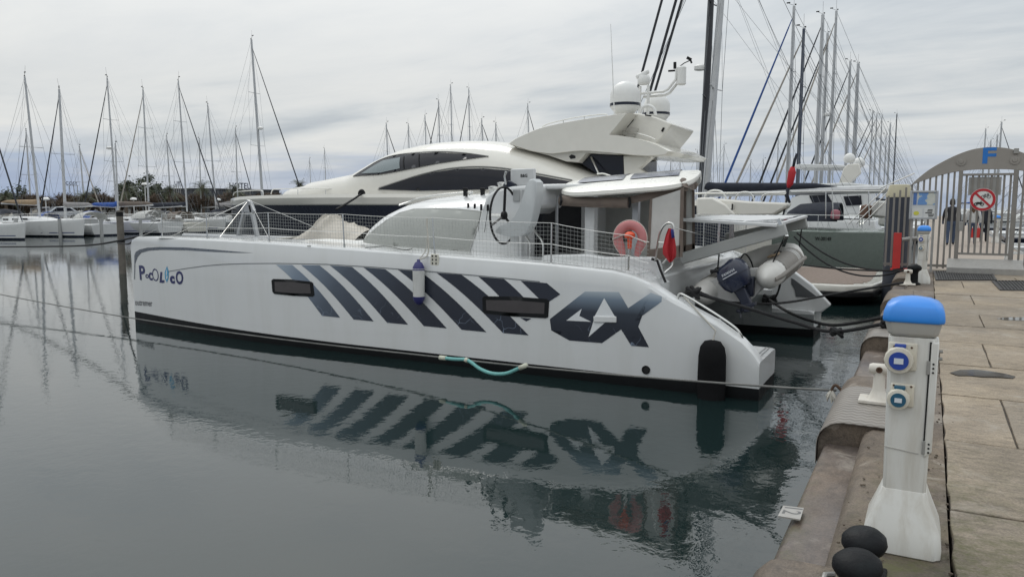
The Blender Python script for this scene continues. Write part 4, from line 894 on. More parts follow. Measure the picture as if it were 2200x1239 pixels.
BM = m.build('hard_bimini', pmat('bimini_cream', (.72, .71, .66), .3, var=.04), cat_root, ang=.8)
m = MB()
for u0, u1 in ((-.72, -.05), (.05, .72)):
    g = [[Vector(((bx0 + bx1) / 2 + (bx1 - bx0) / 2 * u - .25 * (by1 - by0) / 2 * (v + 1), (by0 + by1) / 2 + (by1 - by0) / 2 * v, 2.735 + .07 * (u + 1) + .30 * (1 - v * v) * .9 + .078)) for u in (u0, u1)] for v in [-.72 + .14 * k for k in range(11)]]
    m.loft(g, False, False)
m.build('solar_panel', pmat('solar_blue', (.06, .075, .13), .12, var=.15, scale=8), BM)
m = MB(); ra, rb = W(1204, 431, 11.62), W(1352, 436, 11.62); m.tube([ra, ra.lerp(rb, .5) + Vector((0, 0, -.012)), rb], .085, 14); m.build('rolled_curtain', canvas_b, BM)
m = MB(); m.loft([[W(x_, y0_, 11.58), W(x_, y1_, 11.56)] for x_, y0_, y1_ in ((1205, 421, 440), (1290, 428, 446), (1345, 424, 440), (1400, 412, 428), (1465, 399, 412), (1478, 395, 410))], False, False); m.build('valance', canvas_b, BM)
m = MB()
for p in ((1352, 436), (1204, 431)): m.tube([W(p[0], p[1] - 12, 11.55), W(p[0] + 2, p[1], 11.5), W(p[0], p[1] + 9, 11.56)], .02, 6)
m.build('strap', rubber, BM)
# rear curtain with taupe borders
def panel(px, Y, nm, mt, th=.012, par=cat_root):
    m = MB(); m.prism([W(x_, y_, Y) for x_, y_ in px], (0, th, 0)); return m.build(nm, mt, par, smooth=False)
cu = panel([(1400, 428), (1464, 407), (1460, 528), (1394, 536)], 11.50, 'side_curtain', canvas_g)
for px in ([(1396, 430), (1401, 427), (1395, 560), (1389, 562)], [(1462, 405), (1469, 402), (1466, 552), (1458, 552)], [(1394, 536), (1461, 527), (1460, 552), (1393, 560)]): panel(px, 11.49, 'border', canvas_b, .014, cu)
cu = panel([(1474, 404), (1490, 404), (1490, 525), (1471, 528)], 12.4, 'rear_curtain', canvas_g)
for px in ([(1466, 398), (1474, 397), (1473, 552), (1464, 552)], [(1487, 400), (1492, 400), (1493, 550), (1487, 550)], [(1470, 527), (1492, 523), (1494, 548), (1468, 552)]): panel(px, 12.38, 'border', canvas_b, .014, cu)
m = MB(); m.loft([[W(x_, y_, Y_) + Vector((0, 0, random.uniform(-.01, .01))) for x_, y_, Y_ in row] for row in ([(1440, 380, 12.2), (1462, 388, 11.6), (1468, 402, 11.5)], [(1456, 376, 12.3), (1473, 383, 11.7), (1478, 404, 11.55)], [(1478, 384, 12.6), (1492, 392, 12.2), (1492, 410, 12.1)])], False, False); m.build('rolled_top', canvas_b, BM)
m = MB(); m.bar(W(1432, 379, 13.0), W(1470, 383, 12.4), .10, .08); m.bar(W(1472, 386, 12.4), W(1494, 402, 12.3), .12, .12); m.build('folded_canvas', canvas_b, BM, bevel=.03)
# davit arms and solar panel astern
grey_d = pmat('davit_grey', (.36, .37, .36), .45, var=.05)
def arm(p, q, Y0, Y1, h, w_, nm): m = MB(); m.bar(W(p[0], p[1], Y0), W(q[0], q[1], Y1), w_, h); return m.build(nm, grey_d, cat_root, bevel=.02)
arm((1462, 556), (1690, 492), 12.15, 12.15, .185, .09, 'davit'); arm((1560, 512), (1734, 478), 15.3, 15.3, .20, .09, 'davit')
m = MB(); m.bar(W(1686, 500, 12.15), W(1672, 470, 12.15), .07, .05); m.bar(W(1690, 505, 12.1), W(1682, 528, 12.2), .05, .05); m.bar(W(1720, 490, 15.3), W(1722, 468, 15.3), .07, .05); m.bar(W(1572, 520, 13.2), W(1572, 480, 13.2), .07, .05); m.bar(W(1543, 520, 12.3), W(1546, 480, 12.3), .03, .03); m.build('panel_strut', steel, cat_root, smooth=False)
sq = [W(1458, 469, 12.0), W(1668, 481.5, 12.0), W(1735, 462.5, 15.4), W(1500, 459.5, 15.4)]
m = MB(); m.prism([p - Vector((0, 0, .045)) for p in sq], (0, 0, .045)); SPn = m.build('solar_array', pmat('panel_frame', (.60, .61, .61), .4, .2), cat_root, smooth=False, bevel=.006)
bl = lambda u, v: (sq[0].lerp(sq[1], u)).lerp(sq[3].lerp(sq[2], u), v)
for i in range(3):
    for j in range(2):
        u0, u1, v0, v1 = .03 + i * .32, .33 + i * .32, .04 + j * .48, .48 + j * .48
        m = MB(); m.face([bl(u, v) + Vector((0, 0, .004)) for u, v in ((u0, v0), (u1, v0), (u1, v1), (u0, v1))]); m.build('cell_panel', pmat('cell_dark', (.02, .022, .03), .1, var=.2, scale=10), SPn, smooth=False)
# stern rail with flag post
m = MB(); m.tube(bez([W(x_, y_, 10.9) for x_, y_ in ((1408, 560), (1413, 525), (1418, 500), (1426, 485), (1436, 479), (1446, 484), (1446, 510), (1440, 545), (1424, 566))], 4), .016, 8); m.tube([W(1414, 520, 10.9), W(1444, 523, 10.9)], .013, 8); m.tube(bez([W(1446, 550, 10.9), W(1444, 570, 10.9), W(1428, 586, 10.8)], 4), .016, 8); m.build('stern_rail', steel, cat_root)
m = MB(); m.tube(sag(W(1438, 486, 10.9), W(1560, 512, 12.6), .02), .006, 5); m.build('guard_wire', steel, cat_root)
# chain plate with holes at the toe rail
x, z = surf_px([(934, 563)], hull_y, 10.35)[0]
m = MB(); m.prism([(x + dx, hull_y(x, z) - .012, z + dz) for dx, dz in ((-.075, .13), (.075, .13), (.085, -.06), (.06, -.14), (-.06, -.14), (-.085, -.06))], (0, .03, 0)); cp = m.build('chain_plate', pmat('cream_metal', (.6, .58, .5), .45), H, bevel=.012)
m = MB()
for dx in (-.035, .035):
    for dz in (.06, 0, -.06): m.box((x + dx, hull_y(x, z) - .0135, z + dz - .02), (.022, .004, .03))
    m.lathe([(.016, 0), (.016, .004)], (x + dx, hull_y(x, z) - .0125, z + .10), (0, -1, 0), 10)
m.build('hole', black_m, cp, smooth=False)
# ================================================================== things on and around the catamaran
def ss(b, a): return Vector(b) - Vector(a)
# fenders
fc = W(897, 600, 10.20); fx_, fzt, fzb = fc.x, W(897, 562, 10.2).z, W(893, 655, 10.2).z; fyy = hull_y(fx_, 1.2) - .105
fe = thing('fender', 'white cylindrical fender with blue ends hung against the stripes', 'fender', (fx_, fyy, fzb)); L_ = Vector((fx_, fyy, 0))
m = MB(); m.lathe([(.02, fzb + .10), (.095, fzb + .115), (.098, fzt - .115), (.02, fzt - .10)], L_, (0, 0, 1), 18); m.build('body', pmat('fender_white', (.62, .62, .60), .45, dirt=(.35, .33, .3), dirt_amt=.4, dirt_scale=6), fe, ang=.8)
bl_v = pmat('fender_blue', (.03, .03, .14), .45, var=.1)
m = MB(); m.lathe([(.100, fzt - .14), (.094, fzt - .09), (.06, fzt - .02), (.028, fzt), (.024, fzt + .035)], L_, (0, 0, 1), 18); m.build('end_cap', bl_v, fe, ang=.9)
m = MB(); m.lathe([(.100, fzb + .14), (.094, fzb + .09), (.06, fzb + .03), (.022, fzb)], L_, (0, 0, 1), 18); m.build('end_cap', bl_v, fe, ang=.9)
m = MB(); m.tube(bez([L_ + Vector((0, 0, fzt + .02)), Vector((fx_ + .08, 10.40, lerp(SHEER, fx_) + .03)), Vector((tops[5].x - .12, tops[5].y + .0, tops[5].z - .02))], 5), .011, 6); m.tube(bez([L_ + Vector((0, 0, fzt + .02)), Vector((fx_ + .03, 10.42, 1.9)), Vector((tops[5].x - .1, tops[5].y, tops[5].z - .01))], 5), .008, 6); m.build('lanyard', rope_w, fe)
bx = W(1529, 790, 10.2); fyy = hull_y(bx.x, .6) - .13; zt_ = W(1530, 733, 10.1).z; L_ = Vector((bx.x, fyy, 0))
fe = thing('fender', 'big black padded fender hanging at the catamaran stern corner', 'fender', (bx.x, fyy, 0))
m = MB(); m.lathe([(.02, -.32), (.12, -.30), (.17, -.18), (.185, 0), (.19, .3), (.185, zt_ - .22), (.165, zt_ - .10), (.11, zt_ - .02), (.03, zt_)], L_, (0, 0, 1), 20, sy=.72); m.build('cover', pmat('fleece_black', (.012, .012, .013), .95, var=.3, bump=.4, bscale=90, spec=.1), fe, ang=1.4)
m = MB(); m.tube([L_ + Vector((0, 0, zt_ - .02)), L_ + Vector((.03, .03, zt_ + .12)), (-2.93, 10.47, 1.33)], .012, 6); m.build('lanyard', rope_w, fe)
# horseshoe buoy and its light
hbm = pmat('faded_pink_vinyl', (.52, .20, .20), .6, var=.12, scale=4, bump=.1, bscale=9); hc = W(1354, 512, 10.78)
hbu = thing('horseshoe_buoy', 'faded pink horseshoe lifebuoy lashed to the stern rail', 'lifebuoy', hc)
path = []
for k in range(25):
    a = R(-62 + (304) * k / 24); path.append(hc + Vector((.19 * math.cos(a), 0, .195 * math.sin(a) + (.0 if a < math.pi * 2 else 0))))
pl_ = [hc + Vector((.085, 0, -.30))] + path[1:-1] + [hc + Vector((-.085, 0, -.30))]
pl_ = [hc + Vector((.10, 0, -.255))] + path[2:-2] + [hc + Vector((-.10, 0, -.255))]
m = MB(); m.tube(pl_, [.03, .048] + [.052] * (len(pl_) - 4) + [.048, .03], 14, True, 1.42); m.build('cover', hbm, hbu, ang=1.2)
m = MB(); m.tube([p + (p - hc).normalized() * .073 + Vector((0, -.012, 0)) for p in path[1:-1]], .007, 5); m.build('piping', pmat('piping_cream', (.62, .56, .5), .6), hbu)
m = MB(); m.tube([hc + Vector((-.26, -.05, -.02)), hc + Vector((-.02, -.07, .08)), hc + Vector((.26, -.05, -.06))], .008, 5); m.build('lashing', rope_w, hbu)
lc = W(1353, 512, 10.70); li = thing('rescue_light', 'orange rescue light on a steel pole inside the pink lifebuoy', 'light', (lc.x, 10.70, 1.58)); L_ = Vector((lc.x, 10.70, 0))
org = pmat('rescue_orange', (.72, .09, .03), .4, var=.08)
m = MB(); m.lathe([(.03, lc.z - .15), (.035, lc.z - .05), (.04, lc.z), (.075, lc.z + .01), (.08, lc.z + .06), (.06, lc.z + .08), (.03, lc.z + .10)], L_, (0, 0, 1), 14); m.build('lamp', org, li)
m = MB(); m.tube([(lc.x - .03, 10.70, 1.5), (lc.x, 10.70, lc.z - .10)], .016, 8); m.build('pole', steel, li)
# red ensign furled on the stern rail
fl0 = W(1440, 488, 10.84); fl = thing('flag', 'limp red ensign hanging from the catamaran stern rail', 'flag', fl0)
outl = [((1436, 490), (1446, 492)), ((1430, 505), (1449, 508)), ((1424, 530), (1452, 526)), ((1424, 545), (1453, 542)), ((1432, 556), (1452, 552)), ((1438, 564), (1444, 562))]
m = MB(); rows_ = []
for i, (a, b) in enumerate(outl):
    row = []
    for k in range(13):
        t = k / 12; p = W(a[0] + (b[0] - a[0]) * t, a[1] + (b[1] - a[1]) * t, 10.80 + .045 * math.sin(t * 11 + i * .6) * (.4 + i * .14)); row.append(p)
    rows_.append(row)
m.loft(rows_, False, False); m.build('cloth', red_cloth, fl, ang=2)
m = MB(); m.loft([[W(1441, 492, 10.74), W(1447, 493, 10.74)], [W(1442, 505, 10.72), W(1449, 506, 10.72)], [W(1443, 512, 10.74), W(1450, 510, 10.75)]], False, False); m.build('canton', pmat('ensign_blue', (.02, .03, .18), .7), fl, ang=2)
# flaked sail on the foredeck
sb = W(712, 520, 12.9); sl_ = thing('flaked_sail', 'crumpled beige sail bundle lying on the catamaran foredeck', 'sail', (sb.x, 12.9, 1.86))
from mathutils import noise as mnoise
prof = [(666, 512, 507), (675, 512, 494), (690, 512, 482), (700, 512, 464), (710, 513, 452), (716, 513, 455), (724, 513, 470), (738, 514, 477), (755, 516, 482), (775, 517, 488), (800, 515, 495)]
m = MB(); rg = []; pk = W(711, 512, 12.9); NX, NY = 90, 44
for i in range(NX + 1):
    x_ = 664 + 136 * i / NX; yb = lerp([(p[0], p[1]) for p in prof], x_); yt = lerp([(p[0], p[2]) for p in prof], x_)
    b_, t_ = W(x_, yb, 12.9), W(x_, yt, 12.9); hgt = max(t_.z - b_.z, .04); row = []
    for k in range(NY + 1):
        v = 2 * k / NY - 1; yy = 12.9 + v * .52; dx, dy = b_.x - pk.x, yy - 12.9; th = math.atan2(dy, dx + .04); rd = math.hypot(dx, dy)
        nz_ = mnoise.noise(Vector((b_.x * 2.2, yy * 2.2, 1.7))); fold = 1 - abs(math.sin(th * 4.5 + rd * 3.2 + nz_ * 3.4)) ** .7; f2 = 1 - abs(math.sin(b_.x * 5 + yy * 3 + nz_ * 4)) ** .8
        z = b_.z + hgt * max(0, 1 - v * v) ** .75 * (.84 + .26 * fold * min(1, rd * 3) + .05 * f2) + .02 * f2
        row.append(Vector((b_.x + .05 * (fold - .5), yy + .05 * (f2 - .5), z)))
    rg.append(row)
m.loft(rg, False, False); m.build('cloth', pmat('sailcloth_beige', (.50, .465, .41), .85, var=.06, scale=5), sl_, ang=.9)
m = MB(); m.tube(bez([W(560, 522, 13.4), W(600, 514, 13.2), W(640, 510, 13.0), W(668, 508, 12.9)], 4), [.03] * 13, 8); m.build('luff_rope', rope_w, sl_)
# loose lines lying on the side deck
for pts, lb in zip(([(555, 523), (590, 516), (575, 522), (610, 519), (630, 524)], [(640, 527), (680, 520), (700, 526), (660, 529)], [(785, 532), (830, 529), (870, 537), (885, 534)]), ('loose grey line looped on the foredeck left of the sail bundle', 'short grey line lying in front of the sail bundle', 'grey line on the side deck below the cabin window cover')):
    m = MB(); m.tube(bez([G(x_, y_, 1.86) for x_, y_ in pts], 5), .009, 5); tag(m.build('deck_line', rope_g, None), lb, 'rope')

# ------------------------------------------------------------------ dinghy on the davits
L0, R0 = W(1516, 628, 12.05), W(1652, 592, 12.05); fwd = (W(1716, 545, 14.5) - R0); fwd.normalize(); side = (R0 - L0); wd_ = side.length; side.normalize(); upv = side.cross(fwd).normalized(); upv = upv if upv.z > 0 else -upv
dg_ = thing('inflatable_dinghy', 'grey inflatable dinghy slung across the catamaran stern', 'dinghy', (L0 + R0) / 2)
pv = pmat('pvc_pale', (.62, .61, .58), .5, var=.06, dirt=(.4, .38, .34), dirt_amt=.3, dirt_scale=4); pvd = pmat('pvc_taupe', (.20, .185, .165), .6, var=.12, scale=8)
LEN = 2.55; mid = (L0 + R0) / 2
path = [L0 - fwd * .30, L0 - fwd * .20, L0 - fwd * .05, L0 + fwd * .3, L0 + fwd * (LEN * .5), L0 + fwd * (LEN * .72)]
arc = [mid + fwd * (LEN * .72 + .55 * math.sin(R(a))) - side * (wd_ / 2 * math.cos(R(a))) + upv * (.10 * math.sin(R(a))) for a in (30, 60, 90, 120, 150)]
path2 = [R0 + fwd * (LEN * .72), R0 + fwd * (LEN * .5), R0 + fwd * .3, R0 - fwd * .05, R0 - fwd * .20, R0 - fwd * .30]
tr = .205
m = MB(); m.tube(path + arc + path2, [.03, .13, .195, tr, tr, tr] + [tr] * 5 + [tr, tr, tr, .195, .13, .03], 18); m.build('buoyancy_tube', pv, dg_, ang=1.3)
m = MB()
for P0, sgn in ((L0, -1), (R0, 1)): m.tube([P0 + fwd * .28, P0 + fwd * 1.7], tr + .006, 18, False)
m.build('chafe_patch', pvd, dg_, ang=1.3)
for P0, sgn in ((L0, -1), (R0, 1)):
    m = MB(); m.tube([P0 - fwd * .20 + side * (.11 * sgn) - upv * .06, P0 - fwd * .05 + side * (.185 * sgn) - upv * .05, P0 + fwd * .6 + side * ((tr + .005) * sgn) - upv * .04, P0 + fwd * 1.8 + side * ((tr + .005) * sgn) - upv * .04], .038, 8); m.build('rub_strake', pvd, dg_, ang=1.3)
m = MB()
for q in (1.30, 1.38, 1.46): m.tube([R0 + fwd * q, R0 + fwd * (q + .035)], tr + .010, 18, False)
m.build('white_band', pmat('pvc_white', (.7, .7, .68), .5), dg_, ang=1.3)
# hull floor and transom
sec = lambda f, k: [mid + fwd * f + side * (wd_ * .40 * a * k) + upv * b for a, b in ((-1, -.10), (-.55, -.20), (0, -.34), (.55, -.20), (1, -.10), (.6, -.06), (-.6, -.06))]
m = MB(); m.loft([sec(.02, 1), sec(.8, 1), sec(1.7, .85), sec(2.2, .35)], True, True); m.build('floor', pmat('dinghy_floor', (.42, .42, .41), .5), dg_, bevel=.01)
tb_ = [mid + fwd * .04 + side * (wd_ * a) + upv * b for a, b in ((-.38, -.12), (-.2, -.26), (0, -.36), (.2, -.26), (.38, -.12), (.38, .16), (.18, .20), (.12, .10), (-.12, .10), (-.18, .20), (-.38, .16))]
m = MB(); m.prism(tb_, fwd * -.06); m.build('transom', pmat('transom_grey', (.5, .5, .49), .45), dg_, bevel=.008)
m = MB(); hh_ = R0 + upv * (tr + .01) + fwd * .55; m.prism([hh_ + side * a + fwd * b for a, b in ((-.08, 0), (.07, .0), (.07, .26), (-.08, .26))], upv * .03); m.build('name_patch', tan_cloth, dg_, bevel=.008)
m = MB()
for P0 in (L0, R0): m.tube(bez([P0 + fwd * .5 + upv * .2, P0 + fwd * .9 + upv * .26, P0 + fwd * 1.3 + upv * .2], 4), .012, 6)
m.build('grab_line', rope_k, dg_)
for a, b, Y_ in (((1660, 565), (1686, 508), 12.15), ((1540, 600), (1545, 545), 12.15), ((1716, 540), (1722, 492), 15.2)):
    m = MB(); m.tube([W(*a, Y_), W(*b, Y_)], .012, 6); m.build('sling', rope_k, dg_)
# outboard motor on the dinghy transom
oc = W(1573, 592, 11.75); ob = thing('outboard_motor', 'dark blue tilted outboard motor on the dinghy transom', 'outboard motor', oc)
obm = pmat('outboard_navy', (.012, .018, .042), .3, var=.1, coat=.4); obk = pmat('outboard_leg', (.010, .014, .030), .4, var=.12)
axd = (W(1566, 556, 11.75) - W(1592, 625, 11.75)).normalized(); ax2 = Vector((0, 1, 0)); ax1 = ax2.cross(axd).normalized(); ax1 = ax1 if ax1.x > 0 else -ax1
base = W(1590, 622, 11.75)
def oring(h, a, b, sh=0.0):
    r = []
    for k in range(24):
        t = 2 * math.pi * k / 24; c, s = math.cos(t), math.sin(t); e = 2 / 3.2
        r.append(base + axd * (h + .03 * math.copysign(abs(c) ** e, c)) + ax1 * (a * math.copysign(abs(c) ** e, c) + sh) + ax2 * (b * math.copysign(abs(s) ** e, s)))
    return r
m = MB(); m.loft([oring(.02, .15, .12, .02), oring(.10, .21, .15), oring(.2, .245, .165, -.01), oring(.29, .245, .165, -.015), oring(.38, .215, .15, -.02), oring(.44, .15, .11, -.03), oring(.455, .06, .05, -.04)]); m.build('cowling', obm, ob, ang=.9)
m = MB(); m.loft([oring(.215, .251, .171, -.012), oring(.232, .251, .171, -.012)], True, False); m.build('trim_line', obk, ob, ang=.9)
fo = lambda u, v: base + axd * (.285 + v) + (ax1 * .98 + axd * .17) * (-.15 + u) + ax2 * -.170
letters('YAMAHA', .22, fo, 'maker_name', pmat('decal_silver', (.55, .57, .6), .4), ob, bold=.02, shear=.2)
m = MB(); m.bar(fo(0, -.03), fo(.24, -.03), .004, .012, up=axd); m.build('decal_line', MATS['decal_silver'], ob, smooth=False)
kp = [(1588, 615), (1600, 618), (1612, 648), (1618, 668), (1598, 672), (1588, 645), (1572, 622)]
m = MB(); m.prism([W(x_, y_, 11.68) for x_, y_ in kp], (0, .14, 0)); m.build('leg', obk, ob, bevel=.015)
m = MB(); m.prism([W(x_, y_, 11.66) for x_, y_ in ((1594, 655), (1620, 650), (1621, 657), (1596, 664))], (0, .2, 0)); m.build('cavitation_plate', obk, ob, bevel=.01)
m = MB(); m.prism([W(x_, y_, 11.70) for x_, y_ in ((1588, 660), (1612, 655), (1610, 668), (1592, 671))], (0, .1, 0)); m.build('gear_case', obk, ob, bevel=.02)
pc_ = W(1590, 668, 11.75); m = MB()
for k in range(3):
    a = 2 * math.pi * k / 3 + .4; m.prism([pc_ + Vector((.02 * q, .11 * s_ * math.cos(a) - .03 * r_ * math.sin(a), .11 * s_ * math.sin(a) + .03 * r_ * math.cos(a))) for q, s_, r_ in ((0, .2, -.6), (0, .7, -1), (1, 1, 0), (1, .7, 1), (0, .2, .6))], (.006, 0, 0))
m.lathe([(.028, -.04), (.028, .04), (.01, .06)], pc_, (-1, 0, 0), 10); m.build('propeller', obk, ob, bevel=.003)
m = MB(); m.box(W(1612, 615, 11.9), (.12, .14, .30)); m.box(W(1600, 640, 11.85), (.10, .1, .2)); m.build('clamp_bracket', obk, ob, bevel=.02)
m = MB(); m.tube([W(1560, 580, 11.7), W(1537, 582, 11.65), W(1526, 583, 11.62)], [.03, .025, .028], 8); m.build('tiller', rubber, ob)
m = MB(); m.tube(bez([W(1588, 560, 11.8), W(1600, 545, 11.9), W(1612, 558, 12.0), W(1618, 575, 12.1)], 4), .012, 6); m.build('cable', rubber, ob)

# ------------------------------------------------------------------ ropes
def rope(name, pts, r, mt, label, n=6): 
    m = MB(); m.tube(bez(pts, 8), r, n); return tag(m.build(name, mt, None, ang=2), label, 'rope')
qe = Vector((-.66, G(1790, 838, .92).y, .92))
rope('mooring_line', [qe, W(1640, 829, 8.05), W(1400, 811, 8.7), W(1130, 787, 9.2), W(945, 767, 9.5), W(600, 728, 9.9), W(290, 684, 10.25), W(0, 632, 10.7), W(-250, 575, 11.2)], .0125, rope_g, 'long grey mooring line running low along the near hull')
hs_ = thing('hose_sleeve', 'teal plastic hose sleeve sagging on the grey mooring line', 'hose', W(1040, 790, 9.35)); tm = pmat('hose_teal', (.16, .42, .40), .45, var=.1); cmx = pmat('hose_cuff', (.55, .56, .46), .6)
hp_ = [W(945, 767.5, 9.46), W(975, 771, 9.42), W(1000, 772, 9.4), W(1012, 778, 9.38), W(1030, 791, 9.36), W(1050, 800, 9.33), W(1070, 803, 9.3), W(1090, 801, 9.27), W(1110, 793, 9.23), W(1124, 787, 9.2)]
m = MB(); m.tube(bez(hp_, 5), .026, 10); m.build('hose', tm, hs_, ang=2)
for a, b in ((0, 1), (2, 3), (-2, -1)): m = MB(); p, q = hp_[a], hp_[b]; m.tube([p.lerp(q, .0), p.lerp(q, .45)] if a != -2 else [p.lerp(q, .5), q + (q - p) * .5], .034, 10); m.build('cuff', cmx, hs_, ang=2)
# hook of frayed rope on the quay face
fr = thing('frayed_shackle', 'frayed rope end and dark hook on the kerb face above the water', 'hook', qe)
m = MB(); m.tube(bez([qe + Vector((.06, 0, 0)), qe + Vector((0, 0, .05)), qe + Vector((-.03, 0, .0)), qe + Vector((-.01, 0, -.05))], 4), .014, 6); m.build('hook', rust, fr)
m = MB()
for k in range(14): d_ = Vector((random.uniform(-.05, .05), random.uniform(-.04, .04), -random.uniform(.06, .13))); m.tube([qe + Vector((-.03, 0, 0)), qe + Vector((-.04, 0, 0)) + d_ * .5 + Vector((random.uniform(-.02, .02), 0, 0)), qe + Vector((-.03, 0, 0)) + d_], [.010, .012, .004], 5)
m.build('frayed_strand', rope_w, fr)
bow = Vector((XB + .25, YC, 1.90))
rope('bow_line', [bow, W(200, 526, 12.0), W(100, 529.5, 13.0), W(0, 530.5, 14.0), W(-300, 534, 17)], .024, rope_k, 'taut black bow line leading left from the catamaran bow')
pl0 = G(264, 588, 0); pl0 = Vector((pl0.x, pl0.y, 0)); zt_ = W(262, 452, pl0.y).z
rope('bow_line', [bow, W(275, 524, 13.5), Vector((pl0.x + .1, pl0.y - .22, W(262, 521, pl0.y).z))], .022, rope_k, 'short black line from the bow to the wooden pile')
wood = pmat('weathered_wood', (.15, .135, .115), .85, var=.3, scale=5, bump=.6, bscale=14, dirt=(.06, .06, .055), dirt_amt=.5)
P = thing('mooring_pile', 'grey weathered wooden pile at the catamaran bow', 'pile', pl0)
m = MB(); m.lathe([(.128, -1), (.124, .6), (.12, zt_ - .1), (.10, zt_)], pl0, (0, 0, 1), 14); m.build('shaft', wood, P, ang=.9)
m = MB(); m.lathe([(.124, zt_ - .22), (.125, zt_ - .06)], pl0, (0, 0, 1), 14, cap=False); m.build('band', rubber, P); m = MB()
for zq in (-.0, .05): m.lathe([(.122, W(262, 521, pl0.y).z + zq), (.145, W(262, 521, pl0.y).z + zq + .025), (.122, W(262, 521, pl0.y).z + zq + .05)], pl0, (0, 0, 1), 14, cap=False)
m.build('rope_turn', rope_k, P)
# black stern lines from the catamaran to the quay
cl1 = W(1488, 628, 10.75); q1 = Vector((-.36, 10.6, 1.13)); q0_ = Vector((-.25, 11.3, 1.12))
rope('stern_line', [cl1, W(1600, 660, 10.9), W(1700, 690, 11.0), W(1790, 712, 10.8), q1], .026, rope_k, 'black stern line sagging from the near hull cleat to the knot')
rope('stern_line', [cl1 + Vector((.05, .1, 0)), W(1560, 648, 11.5), W(1640, 652, 13.0), W(1700, 648, 14.5), W(1790, 632, 15.8), Vector((-.35, 16.4, 1.12))], .022, rope_k, 'black line crossing behind the outboard to the far bollard')
k2 = W(1650, 642, 15.9)
rope('stern_line', [k2, W(1690, 668, 14.6), W(1740, 688, 13.2), W(1800, 698, 12.0), Vector((-.33, 11.3, 1.14))], .026, rope_k, 'black stern line sagging from the far hull cleat')
rope('stern_line', [W(1672, 590, 15.9), W(1676, 610, 15.8), W(1665, 640, 15.8), k2], .022, rope_k, 'short black tail hanging above the far hull cleat')
def knot(c, r, label, seed, n=26):
    random.seed(seed); pts = [c + Vector((math.cos(k * 2.1) * r * (.5 + .5 * random.random()), math.sin(k * 1.7) * r * .7, math.sin(k * 2.9) * r * .55)) for k in range(n)]
    m = MB(); m.tube(bez(pts, 4), .024, 6); tag(m.build('rope_knot', rope_k, None, ang=2), label, 'knot')
knot(cl1, .13, 'bundle of black rope on the near hull stern cleat', 1); knot(k2, .16, 'loops of black rope on the far hull cleat by the dinghy', 2); knot(q1 + Vector((.0, .05, .0)), .14, 'black rope knot on the kerb behind the near pedestal cap', 3)
knot(W(1795, 713, 10.8), .09, 'black rope hitch hanging over the water beside the kerb', 4, 16)
for (a, b, s_, lb) in ((W(1712, 500, 21.3), Vector((-.45, 20.3, 1.1)), .35, 'upper black line from the motor yacht to the quay'), (W(1706, 508, 21.3), Vector((-.40, 20.0, 1.1)), .5, 'middle black line from the motor yacht to the quay'), (W(1700, 565, 21.0), Vector((-.42, 19.6, 1.1)), .06, 'lowest black line from the swim platform to the quay')):
    rope('stern_line', sag(a, b, s_, 8), .022, rope_k, lb)
# ================================================================== the motor yacht behind
YY = 24.4
my = thing('motor_yacht', 'large cream motor yacht with navy hull band and arched dark windows', 'motor yacht', (-14, YY, 0))
BD = [(-27.1, .06), (-26.8, .6), (-26, 1.25), (-24.6, 2.05), (-22.4, 2.7), (-19.6, 3.05), (-16, 3.2), (-4.7, 3.15)]
SH = [(-27.1, 2.70), (-26.6, 2.80), (-25.6, 2.88), (-24, 2.94), (-21, 2.97), (-16, 2.96), (-10, 2.88), (-6, 2.72), (-4.7, 2.6)]
def ysec(X, lv):
    b = lerp(BD, X); zs = lerp(SH, X); fl = max(0, min(1, (-14 - X) / 13)); tb = []
    for z, k in ((-.6, .2), (-.1, .80 - .45 * fl), (.5, .90 - .38 * fl), (1.6, .96 - .22 * fl), (2.58, .985 - .05 * fl), (2.62, .995 - .04 * fl), (zs - .12, 1.0), (zs, .985), (zs + .005, .90)): tb.append((b * k, z))
    return tb[:5] if lv == 0 else tb[4:]
xs_ = [-27.1, -26.95, -26.8, -26.4, -26, -25.3, -24.6, -23.5, -22.4, -21, -19.6, -18, -16, -13, -10, -8, -6, -5.3, -4.7]
for lv, mt, nm in ((1, cream, 'hull'), (0, navy, 'topside_band')):
    m = MB(); m.loft([[Vector((X, YY - b, z)) for b, z in ysec(X, lv)] + [Vector((X, YY + b, z)) for b, z in reversed(ysec(X, lv))] for X in xs_], True, True); o_ = m.build(nm, mt, my, ang=.5)
# swim platform with teak planks
m = MB(); pts = [(-4.6, -3.0), (-1.75, -3.05), (-1.15, -2.6), (-.98, -1.5), (-.98, 1.5), (-1.15, 2.6), (-1.75, 3.05), (-4.6, 3.0)]
m.prism([(a, YY + b, .34) for a, b in pts], (0, 0, .20)); sp_ = m.build('swim_platform', cream, my, bevel=.05, seg=3)
m = MB(); m.prism([(a + (.03 if a > -3 else 0), YY + b * 1.008, .22) for a, b in pts], (0, 0, .14)); m.build('platform_fender', rubber, my, bevel=.03)
for k in range(15):
    y_ = YY - 2.6 + .36 * k; xe = -1.28 - .42 * (abs(y_ - YY) / 2.7) ** 6
    MB().box(((-4.5 + xe) / 2, y_, .546), (xe + 4.5, .335, .012)).build('plank', teak, sp_, smooth=False)
m = MB(); m.box((-4.75, YY, 1.3), (.2, 5.9, 2.3)); m.build('transom', cream, my, bevel=.05)
